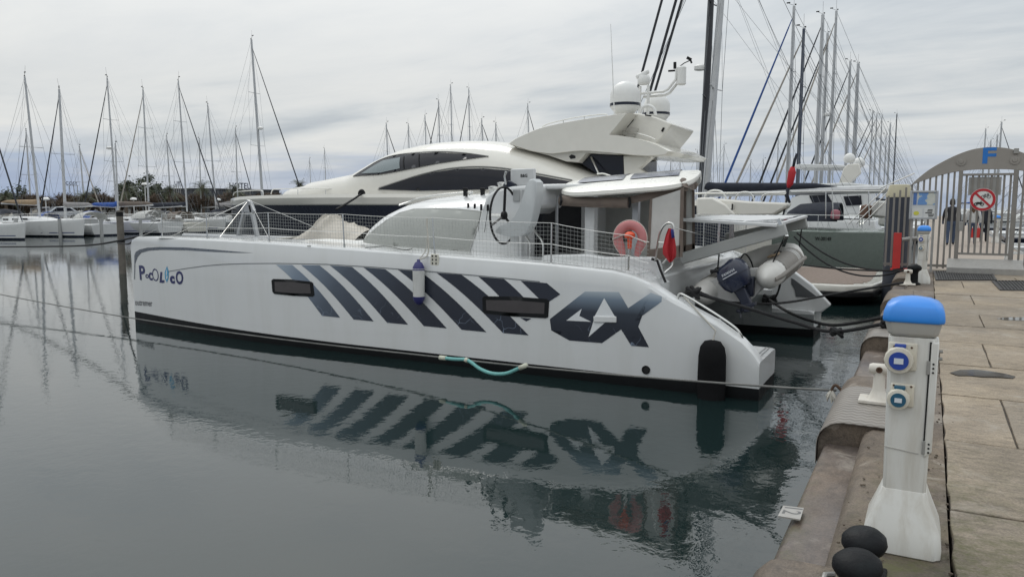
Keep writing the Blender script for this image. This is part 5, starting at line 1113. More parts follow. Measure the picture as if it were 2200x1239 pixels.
# deck house: one swept shell
PO = [(575, 413), (600, 405), (640, 399), (652, 392), (680, 388), (720, 381), (765, 373), (790, 358), (815, 343), (840, 331), (870, 320), (910, 311), (950, 305.5), (1000, 303), (1040, 303.5), (1085, 308), (1130, 317), (1180, 332), (1230, 353), (1275, 372), (1330, 388)]
YS = 22.6; HT = [(W(x_, y_, YS + .5).x, W(x_, y_, YS + .5).z) for x_, y_ in PO]
def hw(X): t = max(0, min(1, (X - HT[0][0]) / 9)); return .5 + 2.15 * math.sin(math.pi / 2 * t) ** .75
QH = 3.4
def house_y(X, z):
    z0, z1 = 2.7, lerp(HT, X) + .05; k = max(0, min(.999, (z - z0) / max(z1 - z0, .05))); return YY - hw(X) * (1 - k ** QH) ** (1 / QH)
def hring(X):
    z0, z1 = 2.7, lerp(HT, X) + .05; r = []
    for k in range(49):
        a = math.pi * k / 48; c, s = math.cos(a), math.sin(a); r.append(Vector((X, YY - hw(X) * math.copysign(abs(c) ** (2 / QH), c), z0 + (z1 - z0) * abs(s) ** (2 / QH))))
    return r
n_ = 120; xh = [HT[0][0] + (HT[-1][0] - HT[0][0]) * k / n_ for k in range(n_ + 1)]
m = MB(); m.loft([hring(X) for X in xh], False, False); m.face(hring(xh[0])[::-1]); m.face(hring(xh[-1])); DH = m.build('deck_house', cream, my, ang=1.3)
def ywin(px, nm, mt, off=.045, th=.06, lab=None):
    o = decal(surf_px(px, house_y, 22.3), house_y, off, .16, nm, mt, DH, thick=th)
    if lab: o['label'] = lab
    return o
w1 = ywin([(763, 378), (790, 361), (818, 345), (850, 335), (890, 330), (940, 328), (1000, 331), (1046, 336), (1000, 342), (940, 351), (890, 361), (850, 369), (815, 375)], 'window', glassd, lab='upper arched window band')
decal(surf_px([(778, 373), (800, 359), (825, 345), (862, 338), (861, 362), (820, 371)], house_y, 22.3), house_y, .06, .16, 'pane', pmat('clear_pane', (.22, .26, .27), .25, var=.1, scale=1), w1)
w2 = ywin([(812, 407), (845, 396), (880, 384), (930, 371), (985, 363), (1040, 362), (1090, 366), (1150, 376), (1232, 391), (1180, 401), (1100, 406), (1000, 408), (900, 410)], 'window', glassd, lab='lower arched window band')
for px in ([(869, 336), (871, 336), (871, 363), (869, 363)], [(902, 331), (904, 331), (904, 358), (902, 358)]): decal(surf_px(px, house_y, 22.3), house_y, .062, .1, 'mullion', rubber, w1)
for pts in ([(815, 404), (860, 389), (905, 375), (960, 363), (1020, 358), (1080, 361), (1150, 372), (1230, 387)], [(760, 379), (790, 360), (820, 343), (860, 332), (940, 326), (1000, 329), (1050, 336)]):
    q = surf_px(pts, house_y, 22.3); m = MB(); m.tube(bez([Vector((x_, house_y(x_, z_) - .03, z_)) for x_, z_ in q], 4), .022, 6); m.build('trim', pmat('trim_grey', (.24, .24, .23), .4), DH)
# flybridge
def body(px, ys, nm, mt, par, sc_=(.93, .985, 1.0), bev=0, dx=0):
    P = [(W(x_, y_, ys[0]).x, W(x_, y_, ys[0]).z) for x_, y_ in px]; cx_, cz_ = sum(p[0] for p in P) / len(P), sum(p[1] for p in P) / len(P)
    Y0, Y1 = ys; seq = [(sc_[0], Y0 + .22), (sc_[1], Y0 + .06), (sc_[2], Y0), ] ; seq = [(1.0, Y0 + .02)] if bev else [(sc_[0], Y0), (sc_[1], Y0 + .10), (1.0, Y0 + .3)]
    ends = seq + [(s_, Y1 - (y_ - Y0)) for s_, y_ in reversed(seq)]
    m = MB(); m.loft([[Vector((cx_ + (a - cx_) * s_, y_, cz_ + (b - cz_) * s_)) for a, b in P] for s_, y_ in ends], True, True); return m.build(nm, mt, par, ang=.5 if bev else .8, bevel=bev)
def flo(l): return [(p.x, p.y) for p in bez([Vector((a, b, 0)) for a, b in l], 5)]
FB = body(flo([(1086, 309), (1100, 299), (1125, 287), (1155, 275), (1200, 264), (1250, 255), (1310, 246), (1350, 241)]) + flo([(1322, 276), (1311, 289)])[:-1] + flo([(1311, 289), (1340, 292), (1375, 299), (1410, 309), (1446, 326)]) + flo([(1437, 334), (1400, 336), (1350, 333), (1300, 328), (1250, 325), (1210, 328), (1178, 331), (1140, 326), (1105, 316)]), (22.3, 26.5), 'flybridge', cream, my, sc_=(.95, .99, 1.0))
body([(1104, 318), (1150, 304), (1220, 296), (1300, 298), (1336, 333), (1290, 331), (1262, 329), (1244, 350), (1215, 348), (1180, 336), (1140, 326)], (22.5, 26.3), 'flybridge_base', cream, my)
m = MB(); m.tube(bez([W(x_, y_, 22.6) for x_, y_ in ((1165, 272), (1185, 264), (1240, 252), (1290, 246), (1302, 246), (1306, 250))], 4), .02, 6)
for x_, y_ in ((1210, 259), (1255, 250)): m.tube([W(x_, y_, 22.6), W(x_ + 1, y_ + 9, 22.6)], .015, 6)
m.build('fly_rail', steel, my)
AR = body([(1313, 289), (1330, 268), (1352, 243), (1372, 243), (1410, 252), (1443, 266), (1432, 282), (1408, 312), (1398, 312), (1376, 303), (1350, 293)], (23.1, 25.7), 'radar_arch', cream, my, bev=.04)
for px in ([(1341, 272), (1355, 256), (1362, 257), (1348, 274)], [(1420, 282), (1424, 274), (1428, 275), (1424, 284)]): panel([(x_, y_) for x_, y_ in px], 23.09, 'vent', rubber, .02, AR)
panel([(1340, 300), (1355, 272), (1372, 276), (1358, 304)], 23.06, 'strut_panel', pmat('strut_grey', (.5, .48, .44), .4), .03, AR)
m = MB(); m.tube(bez([W(x_, y_, 22.95) for x_, y_ in ((1333, 284), (1340, 281), (1370, 287), (1395, 294), (1408, 300))], 4), .02, 6); m.build('arch_rail', steel, AR)
m = MB(); c_ = W(1301, 281, 22.6); m.box(c_, (.10, .10, .16)); m.build('side_light', rubber, FB, bevel=.02)
# aft saloon recess: dark glass and pillars under the overhang
body([(1232, 342), (1262, 330), (1340, 334), (1340, 387), (1300, 386)], (22.75, 26.1), 'aft_glass', glassd, my, bev=.03)
body([(1338, 334), (1402, 335), (1372, 362), (1385, 370), (1420, 386), (1340, 388)], (22.7, 23.1), 'aft_pillar', cream, my, bev=.04)
panel([(1222, 336), (1228, 332), (1236, 335), (1236, 340), (1226, 342)], 22.28, 'badge', rubber, .02, FB)
m = MB(); m.tube(bez([W(x_, y_, 22.0) for x_, y_ in ((1283, 374), (1300, 374), (1330, 386), (1345, 392))], 3), .03, 6); m.tube([W(1270, 338, 22.7), W(1286, 372, 22.3)], .03, 6); m.build('stair_rail', steel, my)
# stern coaming and rails
body([(1500, 424), (1560, 428), (1600, 432), (1692, 436), (1688, 446), (1660, 462), (1500, 466)], (21.4, 22.2), 'stern_coaming', cream, my, bev=.05)
body([(1495, 425), (1530, 424), (1560, 440), (1580, 462), (1495, 466)], (21.2, 21.5), 'cockpit_side', cream, my, bev=.05)
for px in ([(1513, 452), (1512, 428), (1520, 414), (1535, 409), (1552, 413), (1560, 428), (1560, 455)], [(1579, 432), (1584, 419), (1597, 413), (1613, 416), (1621, 431)], [(1635, 431), (1640, 420), (1653, 416), (1690, 417)], [(1485, 416), (1530, 415), (1690, 414)]):
    m = MB(); m.tube(bez([W(x_, y_, 21.6) for x_, y_ in px], 4), .028, 8); m.build('stern_rail', steel, my)
# bow rails, fender fairlead, foredeck lines
for px in ([(501, 420), (504, 414), (520, 411), (560, 409), (566, 418)], [(582, 417), (586, 408), (600, 406), (690, 405), (760, 408), (764, 418)], [(790, 420), (795, 411), (810, 408), (900, 411), (990, 415)]):
    m = MB(); m.tube(bez([W(x_, y_, 22.4 if px[0][0] > 570 else 23.9) for x_, y_ in px], 4), .02, 6); m.build('bow_rail', steel, my)
m = MB()
for x_ in (640, 700, 845, 900): m.tube([W(x_, 407, 22.3), W(x_, 420, 22.3)], .014, 5)
m.build('rail_post', steel, my)
fl_ = W(777, 416, 21.35); m = MB(); m.lathe([(.13, -.05), (.16, 0), (.13, .05)], fl_, (0, -1, 0), 14); m.build('fairlead', rubber, my)
rope('bow_line', sag(fl_, W(722, 450, 19.5), .02, 6), .035, rope_k, 'black line dropping from the fairlead on the motor yacht bow')
# domes, radar, antennas
dome_m = pmat('dome_white', (.72, .72, .70), .4, var=.03)
def dome(x_, y_, Y, r, nm='satellite_dome'):
    c = W(x_, y_, Y); m = MB(); m.lathe([(r * .55, -r * 1.18), (r * .62, -r * 1.15), (r * .98, -r * .72), (r, -r * .5), (r, 0)] + [(r * math.cos(R(a)), r * .98 * math.sin(R(a))) for a in (15, 30, 45, 60, 75, 88)], c, (0, 0, 1), 28); d_ = m.build(nm, dome_m, my, ang=.8)
    m = MB(); m.lathe([(r * 1.012, -r * .66), (r * 1.014, -r * .48)], c, (0, 0, 1), 28, cap=False); m.build('band', navy, d_); return d_
dome(1343, 207, 23.6, .475); dome(1411, 229, 25.6, .44)
mc = W(1383, 240, 24.4)
for dx in (-.14, .14): MB().tube([(mc.x + dx, 24.4, mc.z - .2), (mc.x + dx, 24.4, W(1383, 185, 24.4).z)], .05, 8).build('mast_post', dome_m, my)
m = MB(); m.lathe([(.16, 0), (.20, .05), (.20, .2), (.16, .28)], W(1383, 182, 24.4), (0, 0, 1), 18); m.build('radar_mast', dome_m, my)
ra_, rb_ = W(1367, 167, 24.3), W(1394, 153, 24.5); m = MB(); m.bar(ra_, rb_, .17, .15); m.lathe([(.09, -.12), (.07, .02)], (ra_ + rb_) / 2 - Vector((0, 0, .06)), (0, 0, 1), 12); m.build('radar_scanner', dome_m, my, bevel=.06, seg=3)
m = MB(); arm_ = [W(x_, y_, 24.4) for x_, y_ in ((1378, 201), (1425, 197), (1435, 192), (1452, 171), (1454, 150), (1456, 146))]; m.tube(arm_, .045, 8); m.tube([p + Vector((.03, .1, -.10)) for p in arm_[:-1]], .045, 8); AN = m.build('antenna_arm', dome_m, my, bevel=0)
ca = W(1464, 183, 24.4); m = MB(); m.lathe([(.10, 0), (.14, .03), (.14, W(1464, 146, 24.4).z - ca.z), (.10, W(1464, 143, 24.4).z - ca.z)], ca, (0, 0, 1), 18); m.build('antenna_drum', dome_m, AN)
m = MB(); m.tube([W(1455, 147, 24.4), W(1470, 136, 24.4), W(1483, 130, 24.4)], .016, 6); m.bar(W(1476, 124, 24.4), W(1485, 129, 24.4), .05, .09); m.bar(W(1483, 128, 24.4), W(1486, 136, 24.4), .05, .05); m.bar(W(1436, 153, 24.4), W(1450, 152, 24.4), .06, .05); m.tube([W(1450, 148, 24.4), W(1450, 134, 24.4)], .05, 8); m.build('wind_vane', rubber, AN)
m = MB(); m.tube([W(1320, 250, 22.9), W(1312, 52, 22.9)], [.02, .008], 6); m.build('whip_antenna', dome_m, my)
m = MB(); sc2 = W(1392, 232, 24.0); m.tube(bez([W(1374, 246, 23.4), W(1380, 232, 23.4), W(1392, 227, 23.4), W(1404, 233, 23.4), W(1409, 248, 23.4)], 4), .05, 8); m.build('horn_hoop', dome_m, my)
panel([(1386, 246), (1399, 248), (1399, 251), (1386, 249)], 23.0, 'speaker', rubber, .03, AR)
# flag staff at the stern with a furled red flag
fs = W(1690, 455, 21.6); flg = thing('flag', 'furled red and navy flag on the motor yacht stern staff', 'flag', fs)
m = MB(); m.tube([W(1680, 475, 21.7), W(1705, 360, 21.7), W(1712, 330, 21.7)], .025, 6); m.build('staff', darkspar, flg)
m = MB(); m.tube([W(1703, 358, 21.6), W(1702, 370, 21.6), W(1697, 395, 21.6), W(1693, 404, 21.6)], [.05, .10, .085, .03], 10, True, .6); m.build('cloth', red_cloth, flg, ang=2)
m = MB(); m.tube([W(1711, 330, 21.6), W(1707, 345, 21.6), W(1704, 358, 21.6)], [.03, .06, .05], 8, True, .6); m.tube([W(1693, 404, 21.6), W(1690, 420, 21.6), W(1697, 436, 21.6)], [.04, .055, .03], 8, True, .6); m.build('cloth_end', navy_cloth, flg, ang=2)
# ================================================================== sailing boats
random.seed(21)
hullmats = {'white': white2, 'lav': pmat('hull_lavender', (.50, .51, .57), .35, var=.05), 'cream': pmat('hull_cream', (.62, .60, .53), .35, var=.06), 'green': pmat('hull_sage', (.195, .228, .205), .28, var=.05, coat=.2), 'navy': navy, 'grey': pmat('hull_grey', (.40, .42, .43), .35, var=.05)}
lineb = pmat('line_blue', (.03, .05, .16), .4)
stay_blue = pmat('furled_blue', (.03, .09, .30), .7, var=.2); stay_tan = pmat('furled_tan', (.36, .33, .29), .7, var=.15); stay_dk = pmat('furled_dark', (.025, .028, .035), .7, var=.2)
def sb_b(t, B): return B / 2 * (lerp([(0, .70), (.15, .86), (.4, 1.0), (.6, .94), (.78, .68), (.9, .36), (1.0, .02)], t))
def sailboat(label, foot, top, rz, L, B, fb, hm='white', cover=None, stay=None, spar=None, group='sailing boats across the basin', wr=.012, mr=.085, hood=None, stripe=lineb, simple=False, radome=False, boom=True, wheel=False, name='sailing_boat', sail_bag=None, boom_l=.40, boom_r=.075, cov_l=1.0, stay_r=1.0):
    o = thing(name, label, 'sailing boat', (0, 0, 0), group); spar = spar or alu_w
    q = Matrix.Rotation(-rz, 3, 'Z') @ (Vector(top) - Vector((foot[0], foot[1], 0))); H = q.z
    X = lambda t: -.58 * L + L * t
    ts = [0, .03, .08, .15, .25, .4, .5, .6, .7, .78, .85, .9, .95, .98, 1.0]
    shz = lambda t: fb * (.92 + .25 * t * t)
    sec = lambda t, lv: [(.12 if k < .1 else k, z) for k, z in lv]
    m = MB()
    def ring(t, ks): b = sb_b(t, B); s = shz(t); p = [Vector((X(t) + (.25 * (z / s) if t > .9 else (-.12 * (1 - z / s) * -1 if t < .05 else 0)), -b * k, z)) for k, z in ks(s)]; return p + [Vector((v.x, -v.y, v.z)) for v in reversed(p)]
    up_ks = lambda s: [(.80, .12), (.90, s * .4), (.97, s * .8), (1.0, s - .03), (.97, s), (.5, s + .05)]
    m.loft([ring(t, up_ks) for t in ts], True, True); h = m.build('hull', hullmats[hm], o, ang=.6)
    m = MB(); lo_ks = lambda s: [(.15, -.5), (.55, -.25), (.74, 0), (.805, .125)]; m.loft([ring(t, lo_ks) for t in ts], True, True); m.build('boot_stripe', navy, h)
    if stripe:
        m = MB()
        for sg_ in (-1, 1): m.loft([[Vector((X(t) + .05 * (t > .9), sg_ * (sb_b(t, B) * k + .012), z)) for k, z in ((.83, shz(t) * .22), (.845, shz(t) * .27))] for t in ts[1:-2]], False, False)
        m.build('hull_line', stripe, h)
    if not simple:
        m = MB(); rg = []
        for t, hgt, wd in ((.26, .42, .6), (.32, .46, .62), (.5, .42, .6), (.62, .30, .56), (.72, .10, .45), (.75, .02, .4)):
            b = sb_b(t, B) * wd; s = shz(t); rg.append([Vector((X(t), -b, s)), Vector((X(t), -b * .88, s + hgt * .8)), Vector((X(t), -b * .6, s + hgt)), Vector((X(t), b * .6, s + hgt)), Vector((X(t), b * .88, s + hgt * .8)), Vector((X(t), b, s))])
        m.loft(rg, True, True); cb = m.build('cabin', white2, o, ang=.5)
        for sg_ in (-1, 1):
            m = MB()
            for t in (.36, .46, .56): b = sb_b(t, B) * .575; m.box((X(t), sg_ * (b + .01), shz(t) + .2), (L * .055, .03, .12))
            m.build('window', glassd, cb, smooth=False)
        m = MB(); pts = []
        for sg_ in (-1, 1):
            pp = [Vector((X(t), sg_ * sb_b(t, B) * .93, shz(t) + .6)) for t in (.02, .15, .3, .5, .7, .85, .95)]; m.tube(pp, .010, 4)
            for t in (.02, .2, .4, .6, .8, .95): m.tube([(X(t), sg_ * sb_b(t, B) * .93, shz(t)), (X(t), sg_ * sb_b(t, B) * .93, shz(t) + .6)], .012, 4)
        m.tube(bez([(X(.93), -sb_b(.93, B), shz(1) + .6), (X(1.0) + .1, 0, shz(1) + .65), (X(.93), sb_b(.93, B), shz(1) + .6)], 4), .014, 5); m.build('guard_rail', steel, o)
        if hood:
            m = MB(); rg = []
            for x_, k in ((X(.30), .55), (X(.27), .9), (X(.20), 1.0), (X(.15), .96)):
                b = B * .30; rg.append([Vector((x_, b * math.cos(a), shz(.2) + .35 + .75 * k * math.sin(a) ** .7)) for a in [math.pi * i / 8 for i in range(9)]])
            m.loft(rg, False, False); sh_ = m.build('sprayhood', hood, o, ang=1)
        if wheel:
            for sg_ in (-1, 1):
                m = MB(); m.tube([Vector((X(.09), sg_ * .7 + .4 * math.cos(a), shz(0) + .6 + .4 * math.sin(a))) for a in [2 * math.pi * i / 16 for i in range(17)]], .018, 5); m.build('wheel', steel, o)
    zf = shz(.58) + .4 * (not simple)
    m = MB(); m.tube([Vector((0, 0, zf - .3)), Vector((q.x * .5, q.y * .5, zf + (H - zf) * .5)), q], [mr, mr, mr * .72], 10); ms = m.build('mast', spar, o, ang=1.2)
    P = lambda f: Vector((q.x * f, q.y * f, zf + (H - zf) * f))
    spz = (.40, .70) if H > 13 else (.5,); spw = [min(1.0, B * .27), min(.8, B * .21)]
    for f, w_ in zip(spz, spw):
        for sg_ in (-1, 1): MB().bar(P(f) + Vector((-.12, sg_ * w_, .04)), P(f), .07, .03).build('spreader', spar, ms, smooth=False)
    m = MB(); m.tube([q, q + Vector((0, .1, .9))], .008, 4); m.tube([q + Vector((.0, 0, .05)), q + Vector((.35, -.2, .25))], .01, 4); m.box(q + Vector((.38, -.2, .30)), (.22, .02, .08)); m.lathe([(.05, 0), (.05, .08)], q + Vector((-.1, .05, .05)), (0, 0, 1), 6); m.build('masthead_gear', rubber, ms, smooth=False)
    if radome: m = MB(); m.lathe([(.1, -.14), (.27, -.1), (.28, .06), (.15, .14)], P(.5) + Vector((.36, 0, 0)), (0, 0, 1), 14); m.build('radome', dome_m, ms)
    m = MB(); ch = B * .44
    for sg_ in (-1, 1):
        prev = q
        for f, w_ in reversed(list(zip(spz, spw))): nx = P(f) + Vector((-.12, sg_ * w_, 0)); m.tube([prev, nx], wr, 4); prev = nx
        m.tube([prev, (-.2, sg_ * ch, shz(.56))], wr, 4); m.tube([P(spz[0]), (-.3, sg_ * ch * .95, shz(.55))], wr, 4); m.tube([P(spz[-1]), P(spz[0]) + Vector((-.12, sg_ * spw[0], 0))], wr * .8, 3)
        m.tube([q.lerp(P(.8), .5), (-.58 * L * .8, sg_ * ch * .7, shz(.1))], wr * .7, 3)
    m.tube([q, (-.57 * L, 0, shz(0) + .3)], wr, 4); m.tube([P(.72), (X(.0) + .3, 0, zf + 1.1)], wr * .7, 3); m.build('rigging', wire, o, smooth=False)
    fs_ = .96; m = MB(); bowp = Vector((.41 * L, 0, shz(1) + .1)); a_ = P(fs_)
    if stay: m.tube([bowp, bowp.lerp(a_, .02), bowp.lerp(a_, .06), bowp.lerp(a_, .5), bowp.lerp(a_, .93), a_], [q_ * stay_r for q_ in (.02, .05, .085, .075, .045, .02)], 7); m.build('furled_genoa', stay, o, ang=1.3)
    else: m.tube([bowp, a_], wr * 1.3, 4); m.build('forestay', wire, o)
    if boom and not simple:
        bz = zf + .95; be = Vector((-boom_l * L, 0, bz + .12)); ce = Vector((-.1, 0, bz)).lerp(be, cov_l); m = MB(); m.tube([(-.1, 0, bz), be], boom_r, 8); bo = m.build('boom', spar, o)
        if cover: m = MB(); m.tube([Vector((-.05, 0, bz + .55)), Vector((-.12, 0, bz + .30)), Vector((-.5, 0, bz + .22)), ce * .5 + Vector((0, 0, bz * .5 + .18)), ce * .82 + Vector((0, 0, bz * .18 + .17)), ce + Vector((.1, 0, .10))], [.06, .22, .24, .20, .15, .06], 10, True); m.build('sail_cover', cover, bo, ang=1.2)
    o.location = (foot[0], foot[1], 0); o.rotation_euler = (0, 0, rz); return o
def left_boat(label, tx, ty, bx, Xm, deg, L=11.5, B=3.7, fb=1.25, lean=1.0, **kw):
    t_ = V(tx, ty, Xm); f_ = V(bx, 470, Xm); f_ = Vector((f_.x, t_.y + (f_.y - t_.y) * lean, 0)); kw.setdefault('stay_r', .72); kw.setdefault('wr', .010); kw.setdefault('hood', random.choice((navy_cloth, canvas_b, canvas_g, blue_cloth))); return sailboat(label, f_, t_, R(deg), L, B, fb * .84, **kw)
canv_gry = pmat('cover_grey', (.26, .25, .25), .85, var=.15, bump=.3, bscale=8)
left_boat('white yacht cut by the left edge with dark furled foresail', -60, 120, -38, -64, 4, stay=stay_dk, cover=canv_gry, hood=canvas_b)
left_boat('white yacht with tan sail cover, second hull from the left', 53, 165, 86, -65.5, 2, L=13, B=4.0, fb=1.45, cover=tan_cloth, mr=.10, hood=navy_cloth)
left_boat('short mast yacht half hidden behind the tan-covered yacht', 56, 283, 68, -82, 178, L=8.5, B=2.9, fb=1.0, stay=stay_dk)
left_boat('white yacht with thick pale mast and dark forestay at far left', 127, 192, 141, -67, 176, L=11, fb=1.2, stay=stay_dk, mr=.12, cover=canv_gry)
left_boat('small yacht with low thin mast in front of the rooftop lettering', 171, 317, 184, -84, 0, L=8, B=2.8, fb=1.0, stay=stay_tan)
left_boat('yacht showing its white transom under a taupe sprayhood', 230, 167, 252, -66.5, 183, L=12, B=4.1, fb=1.3, stay=stay_dk, cover=canvas_b, hood=canvas_g, radome=True, wheel=True)
left_boat('pale lavender yacht with bright blue sail cover', 248, 312, 254, -65, 2, L=9.5, B=3.2, fb=1.2, hm='lav', cover=blue_cloth)
left_boat('cream yacht with dark navy sail cover near the bow pile', 307, 192, 321, -66, 181, L=11.5, fb=1.15, hm='cream', cover=navy_cloth, stay=stay_tan, wheel=True)
left_boat('thin masted yacht right of the cream yacht', 358, 293, 369, -82, 0, L=9, B=3, fb=1.0, stay=stay_dk)
left_boat('yacht with thick dark furled foresail seen past the bow netting', 383, 173, 403, -66, 2, L=12, B=3.9, fb=1.25, stay=stay_dk, cover=navy_cloth, hood=navy_cloth)
left_boat('short masted yacht between two taller ones behind the netting', 428, 300, 433, -83, 180, L=8.5, B=2.9, fb=1.0)
left_boat('grey-hulled yacht left of the A-frame behind the netting', 446, 225, 466, -66, 179, L=10.5, fb=1.15, hm='grey', cover=canv_gry)
left_boat('small mast yacht beside the rooftop hotel lettering', 506, 277, 512, -80, 0, L=9, B=3, fb=1.0, stay=stay_dk)
left_boat('tallest yacht of the far row with long black forestay', 540, 85, 567, -60, 3, L=14.5, B=4.3, fb=1.4, mr=.13, stay=stay_dk, cover=canv_gry, radome=True)
for k_, (tx, ty) in enumerate(((665, 342), (697, 320))):
    t_ = W(tx, ty, 120); sailboat(['far small mast just left of the motor yacht deck house', 'far taller mast just left of the motor yacht deck house'][k_], t_ + Vector((.2, 0, 0)), t_, R(180 * k_), 9, 3, 1.0, simple=True, group='far masts behind the motor yacht')
lab9 = ['leftmost far mast above the motor yacht roof', 'second far mast from the left above the motor yacht roof', 'third far mast from the left above the motor yacht roof', 'fourth far mast from the left above the yacht roof', 'tallest far mast above the motor yacht roof', 'far mast right of the tallest above the yacht roof', 'seventh far mast from the left above the yacht roof', 'low far mast near the flybridge front', 'far mast standing just over the flybridge front rail']
for k_, (tx, ty) in enumerate(((830, 266), (877, 268), (913, 249), (942, 217), (968, 184), (1007, 191), (1035, 257), (1065, 265), (1134, 225))):
    t_ = W(tx, ty, 88 + (k_ % 3) * 6); sailboat(lab9[k_], t_ + Vector((.35, 0, 0)), t_, R(180 * (k_ % 2) + 3), 10.5, 3.5, 1.1, simple=True, stay=[stay_dk, None, stay_dk][k_ % 3], group='far masts behind the motor yacht', mr=.10, wr=.014)
# the row on the pontoon's left side
def right_boat(label, tx, ty, Xm, L=12, bx=None, **kw):
    t_ = V(tx, ty, Xm); f_ = Vector((t_.x, t_.y, 0)); return sailboat(label, f_, t_, R(180), L, kw.pop('B', 3.8), kw.pop('fb', 1.35), group='sailing boats along the pontoon', **kw)
tw, fw2 = W(1549, -12, 33.2), W(1513, 420, 33.2); tw = fw2 + (tw - fw2) * 1.5
wb = sailboat('sage green yacht numbered W-30149 with silver mast and dark sail cover', (fw2.x, 33.2, 0), tw, R(180), 12.7, 4.1, 1.72, hm='green', cover=navy_cloth, mr=.16, wr=.010, wheel=True, stripe=None, boom_l=.57, boom_r=.16, cov_l=.74, hood=navy_cloth, group='sailing boats along the pontoon')
def wside(Xw, z): t = (fw2.x - Xw) / 12.7 + .58; t = 1 - (1 - t); tt = ((-(Xw - fw2.x)) + .58 * 12.7) / 12.7; return 33.2 - sb_b(tt, 4.1) * lerp([(.12, .80), (.65, .90), (1.3, .97), (1.7, 1.0)], z)
(x0_, z0_), = surf_px([(1751, 516)], wside, 31.3); (x1_, _z), = surf_px([(1786, 515)], wside, 31.3)
vs_, fs_ = text_mesh('W-30149', 1.0, .03); xm0 = min(v.x for v in vs_); k = (x1_ - x0_) / (max(v.x for v in vs_) - xm0)
mtx = MB(); offp = Vector((fw2.x, 33.2, 0))
loc_pts = [Vector((x0_ + (v.x - xm0) * k, 0, z0_ + v.y * k * 1.25)) for v in vs_]; loc_pts = [Vector((p.x, wside(p.x, p.z) - .02, p.z)) - offp for p in loc_pts]
wb_loc = [Vector((-p.x, -p.y, p.z)) for p in loc_pts]
me_ = bpy.data.meshes.new('registration'); me_.from_pydata([tuple(p) for p in wb_loc], [], fs_); me_.materials.append(sk); ro = bpy.data.objects.new('registration', me_); COL.objects.link(ro); ro.parent = [c for c in wb.children if c.name.startswith('hull')][0]
# its white triangular deep-reefed sail, stern arch and the big white boom of the neighbour
fk = W(1505, 430, 36.8); tk = fk + (W(1527, 0, 36.8) - fk) * 1.45
sailboat('yacht with black carbon mast beside the silver mast', (fk.x, 36.8, 0), tk, R(180), 12.5, 4.0, 1.4, spar=darkspar, mr=.17, wr=.010, hm='white', radome=True, group='sailing boats along the pontoon', cover=None, boom=False)
spb = [('yacht with cream mast and blue furled foresails, left of the navy mast', 1706, 14, -8.2, dict(stay=stay_blue, mr=.12)), ('yacht with navy blue mast', 1727, 62, -7.6, dict(spar=pmat('navy_spar', (.05, .065, .10), .4), stay=stay_tan, mr=.12)),
       ('yacht with tall silver mast, nearer of the close pair', 1768, 32, -7.4, dict(stay=stay_dk, mr=.16, cover=navy_cloth)), ('yacht with silver mast hidden behind the close pair', 1778, 72, -7.8, dict(stay=stay_dk, mr=.13)),
       ('yacht with tall silver mast right of the close pair', 1797, 24, -7.2, dict(stay=stay_tan, mr=.13, radome=True)), ('yacht with mid-height mast and slanting dark stay', 1827, 132, -7.5, dict(stay=stay_dk, mr=.14)),
       ('yacht with dark-topped silver mast near the pontoon row middle', 1844, 137, -6.8, dict(stay=stay_tan, mr=.19, cover=tan_cloth)), ('distant yacht, first of the low mast cluster', 1875, 240, -7.2, dict(stay=stay_dk)), ('distant yacht, second of the low mast cluster', 1884, 245, -6.9, dict(stay=stay_dk)),
       ('distant yacht, third of the low mast cluster', 1895, 249, -6.7, dict(stay=stay_tan)), ('distant yacht, fourth of the low mast cluster', 1904, 290, -6.7, dict()), ('distant yacht with pale mast left of the black mast', 1913, 265, -6.5, dict(mr=.16)), ('yacht with thin black mast left of the gate', 1927, 245, -6.2, dict(spar=darkspar, mr=.12))]
for lb, tx, ty, Xm, kw in spb: right_boat(lb, tx, ty, Xm, **kw)
for k_, (tx, ty, Xm) in enumerate(((2118, 277, 9.5), (2129, 302, 10.5), (2143, 291, 10.0), (2152, 263, 9.3))):
    t_ = V(tx, ty, Xm); sailboat(['mast above the gate arch, leftmost', 'low mast above the gate arch, second from left', 'mast above the gate arch, third from left', 'tallest mast above the gate arch'][k_], t_, t_, 0, 11, 3.6, 1.25, group='sailing boats right of the pontoon', cover=blue_cloth if k_ % 2 else navy_cloth, stay=stay_dk if k_ == 3 else None, mr=.16)
sailboat('white yacht with blue cover behind the gate bars', (8.5, 34, 0), Vector((8.5, 34, 9.2)), 0, 10, 3.4, 1.2, group='sailing boats right of the pontoon', cover=blue_cloth, hood=blue_cloth)
for k_, (yq, hm_, cv, lb) in enumerate(((40, 'navy', blue_cloth, 'navy hulled yacht with blue cover right of the pontoon'), (47, 'white', navy_cloth, 'white hulled yacht right of the pontoon behind the gate leaf'), (56, 'navy', canv_gry, 'farther navy hulled yacht seen through the gate leaf'))):
    sailboat(lb, (9.3, yq, 0), Vector((9.3, yq, 11)), 0, 11, 3.6, 1.3, hm=hm_, group='sailing boats right of the pontoon', cover=cv, hood=cv)
# far masts seen low under the flybridge, between the near masts
labz = ['faint far mast under the flybridge overhang, first from the left', 'faint far mast under the flybridge overhang, second from the left', 'faint far mast under the flybridge overhang, third from the left', 'faint far mast just left of the black carbon mast', 'faint far mast just right of the silver mast', 'faint low far mast below the blue furled foresails, left one', 'faint low far mast below the blue furled foresails, right one', 'faint far mast left of the furled red flag']
for k_, (tx, ty) in enumerate(((1410, 340), (1442, 318), (1462, 332), (1498, 324), (1556, 312), (1613, 345), (1640, 343), (1672, 300))):
    t_ = W(tx, ty, 150); sailboat(labz[k_], t_, t_, R(180 * (k_ % 2)), 10, 3.4, 1.1, simple=True, group='far masts under the flybridge' if k_ < 4 else 'far masts right of the silver mast', mr=.09, wr=.015)
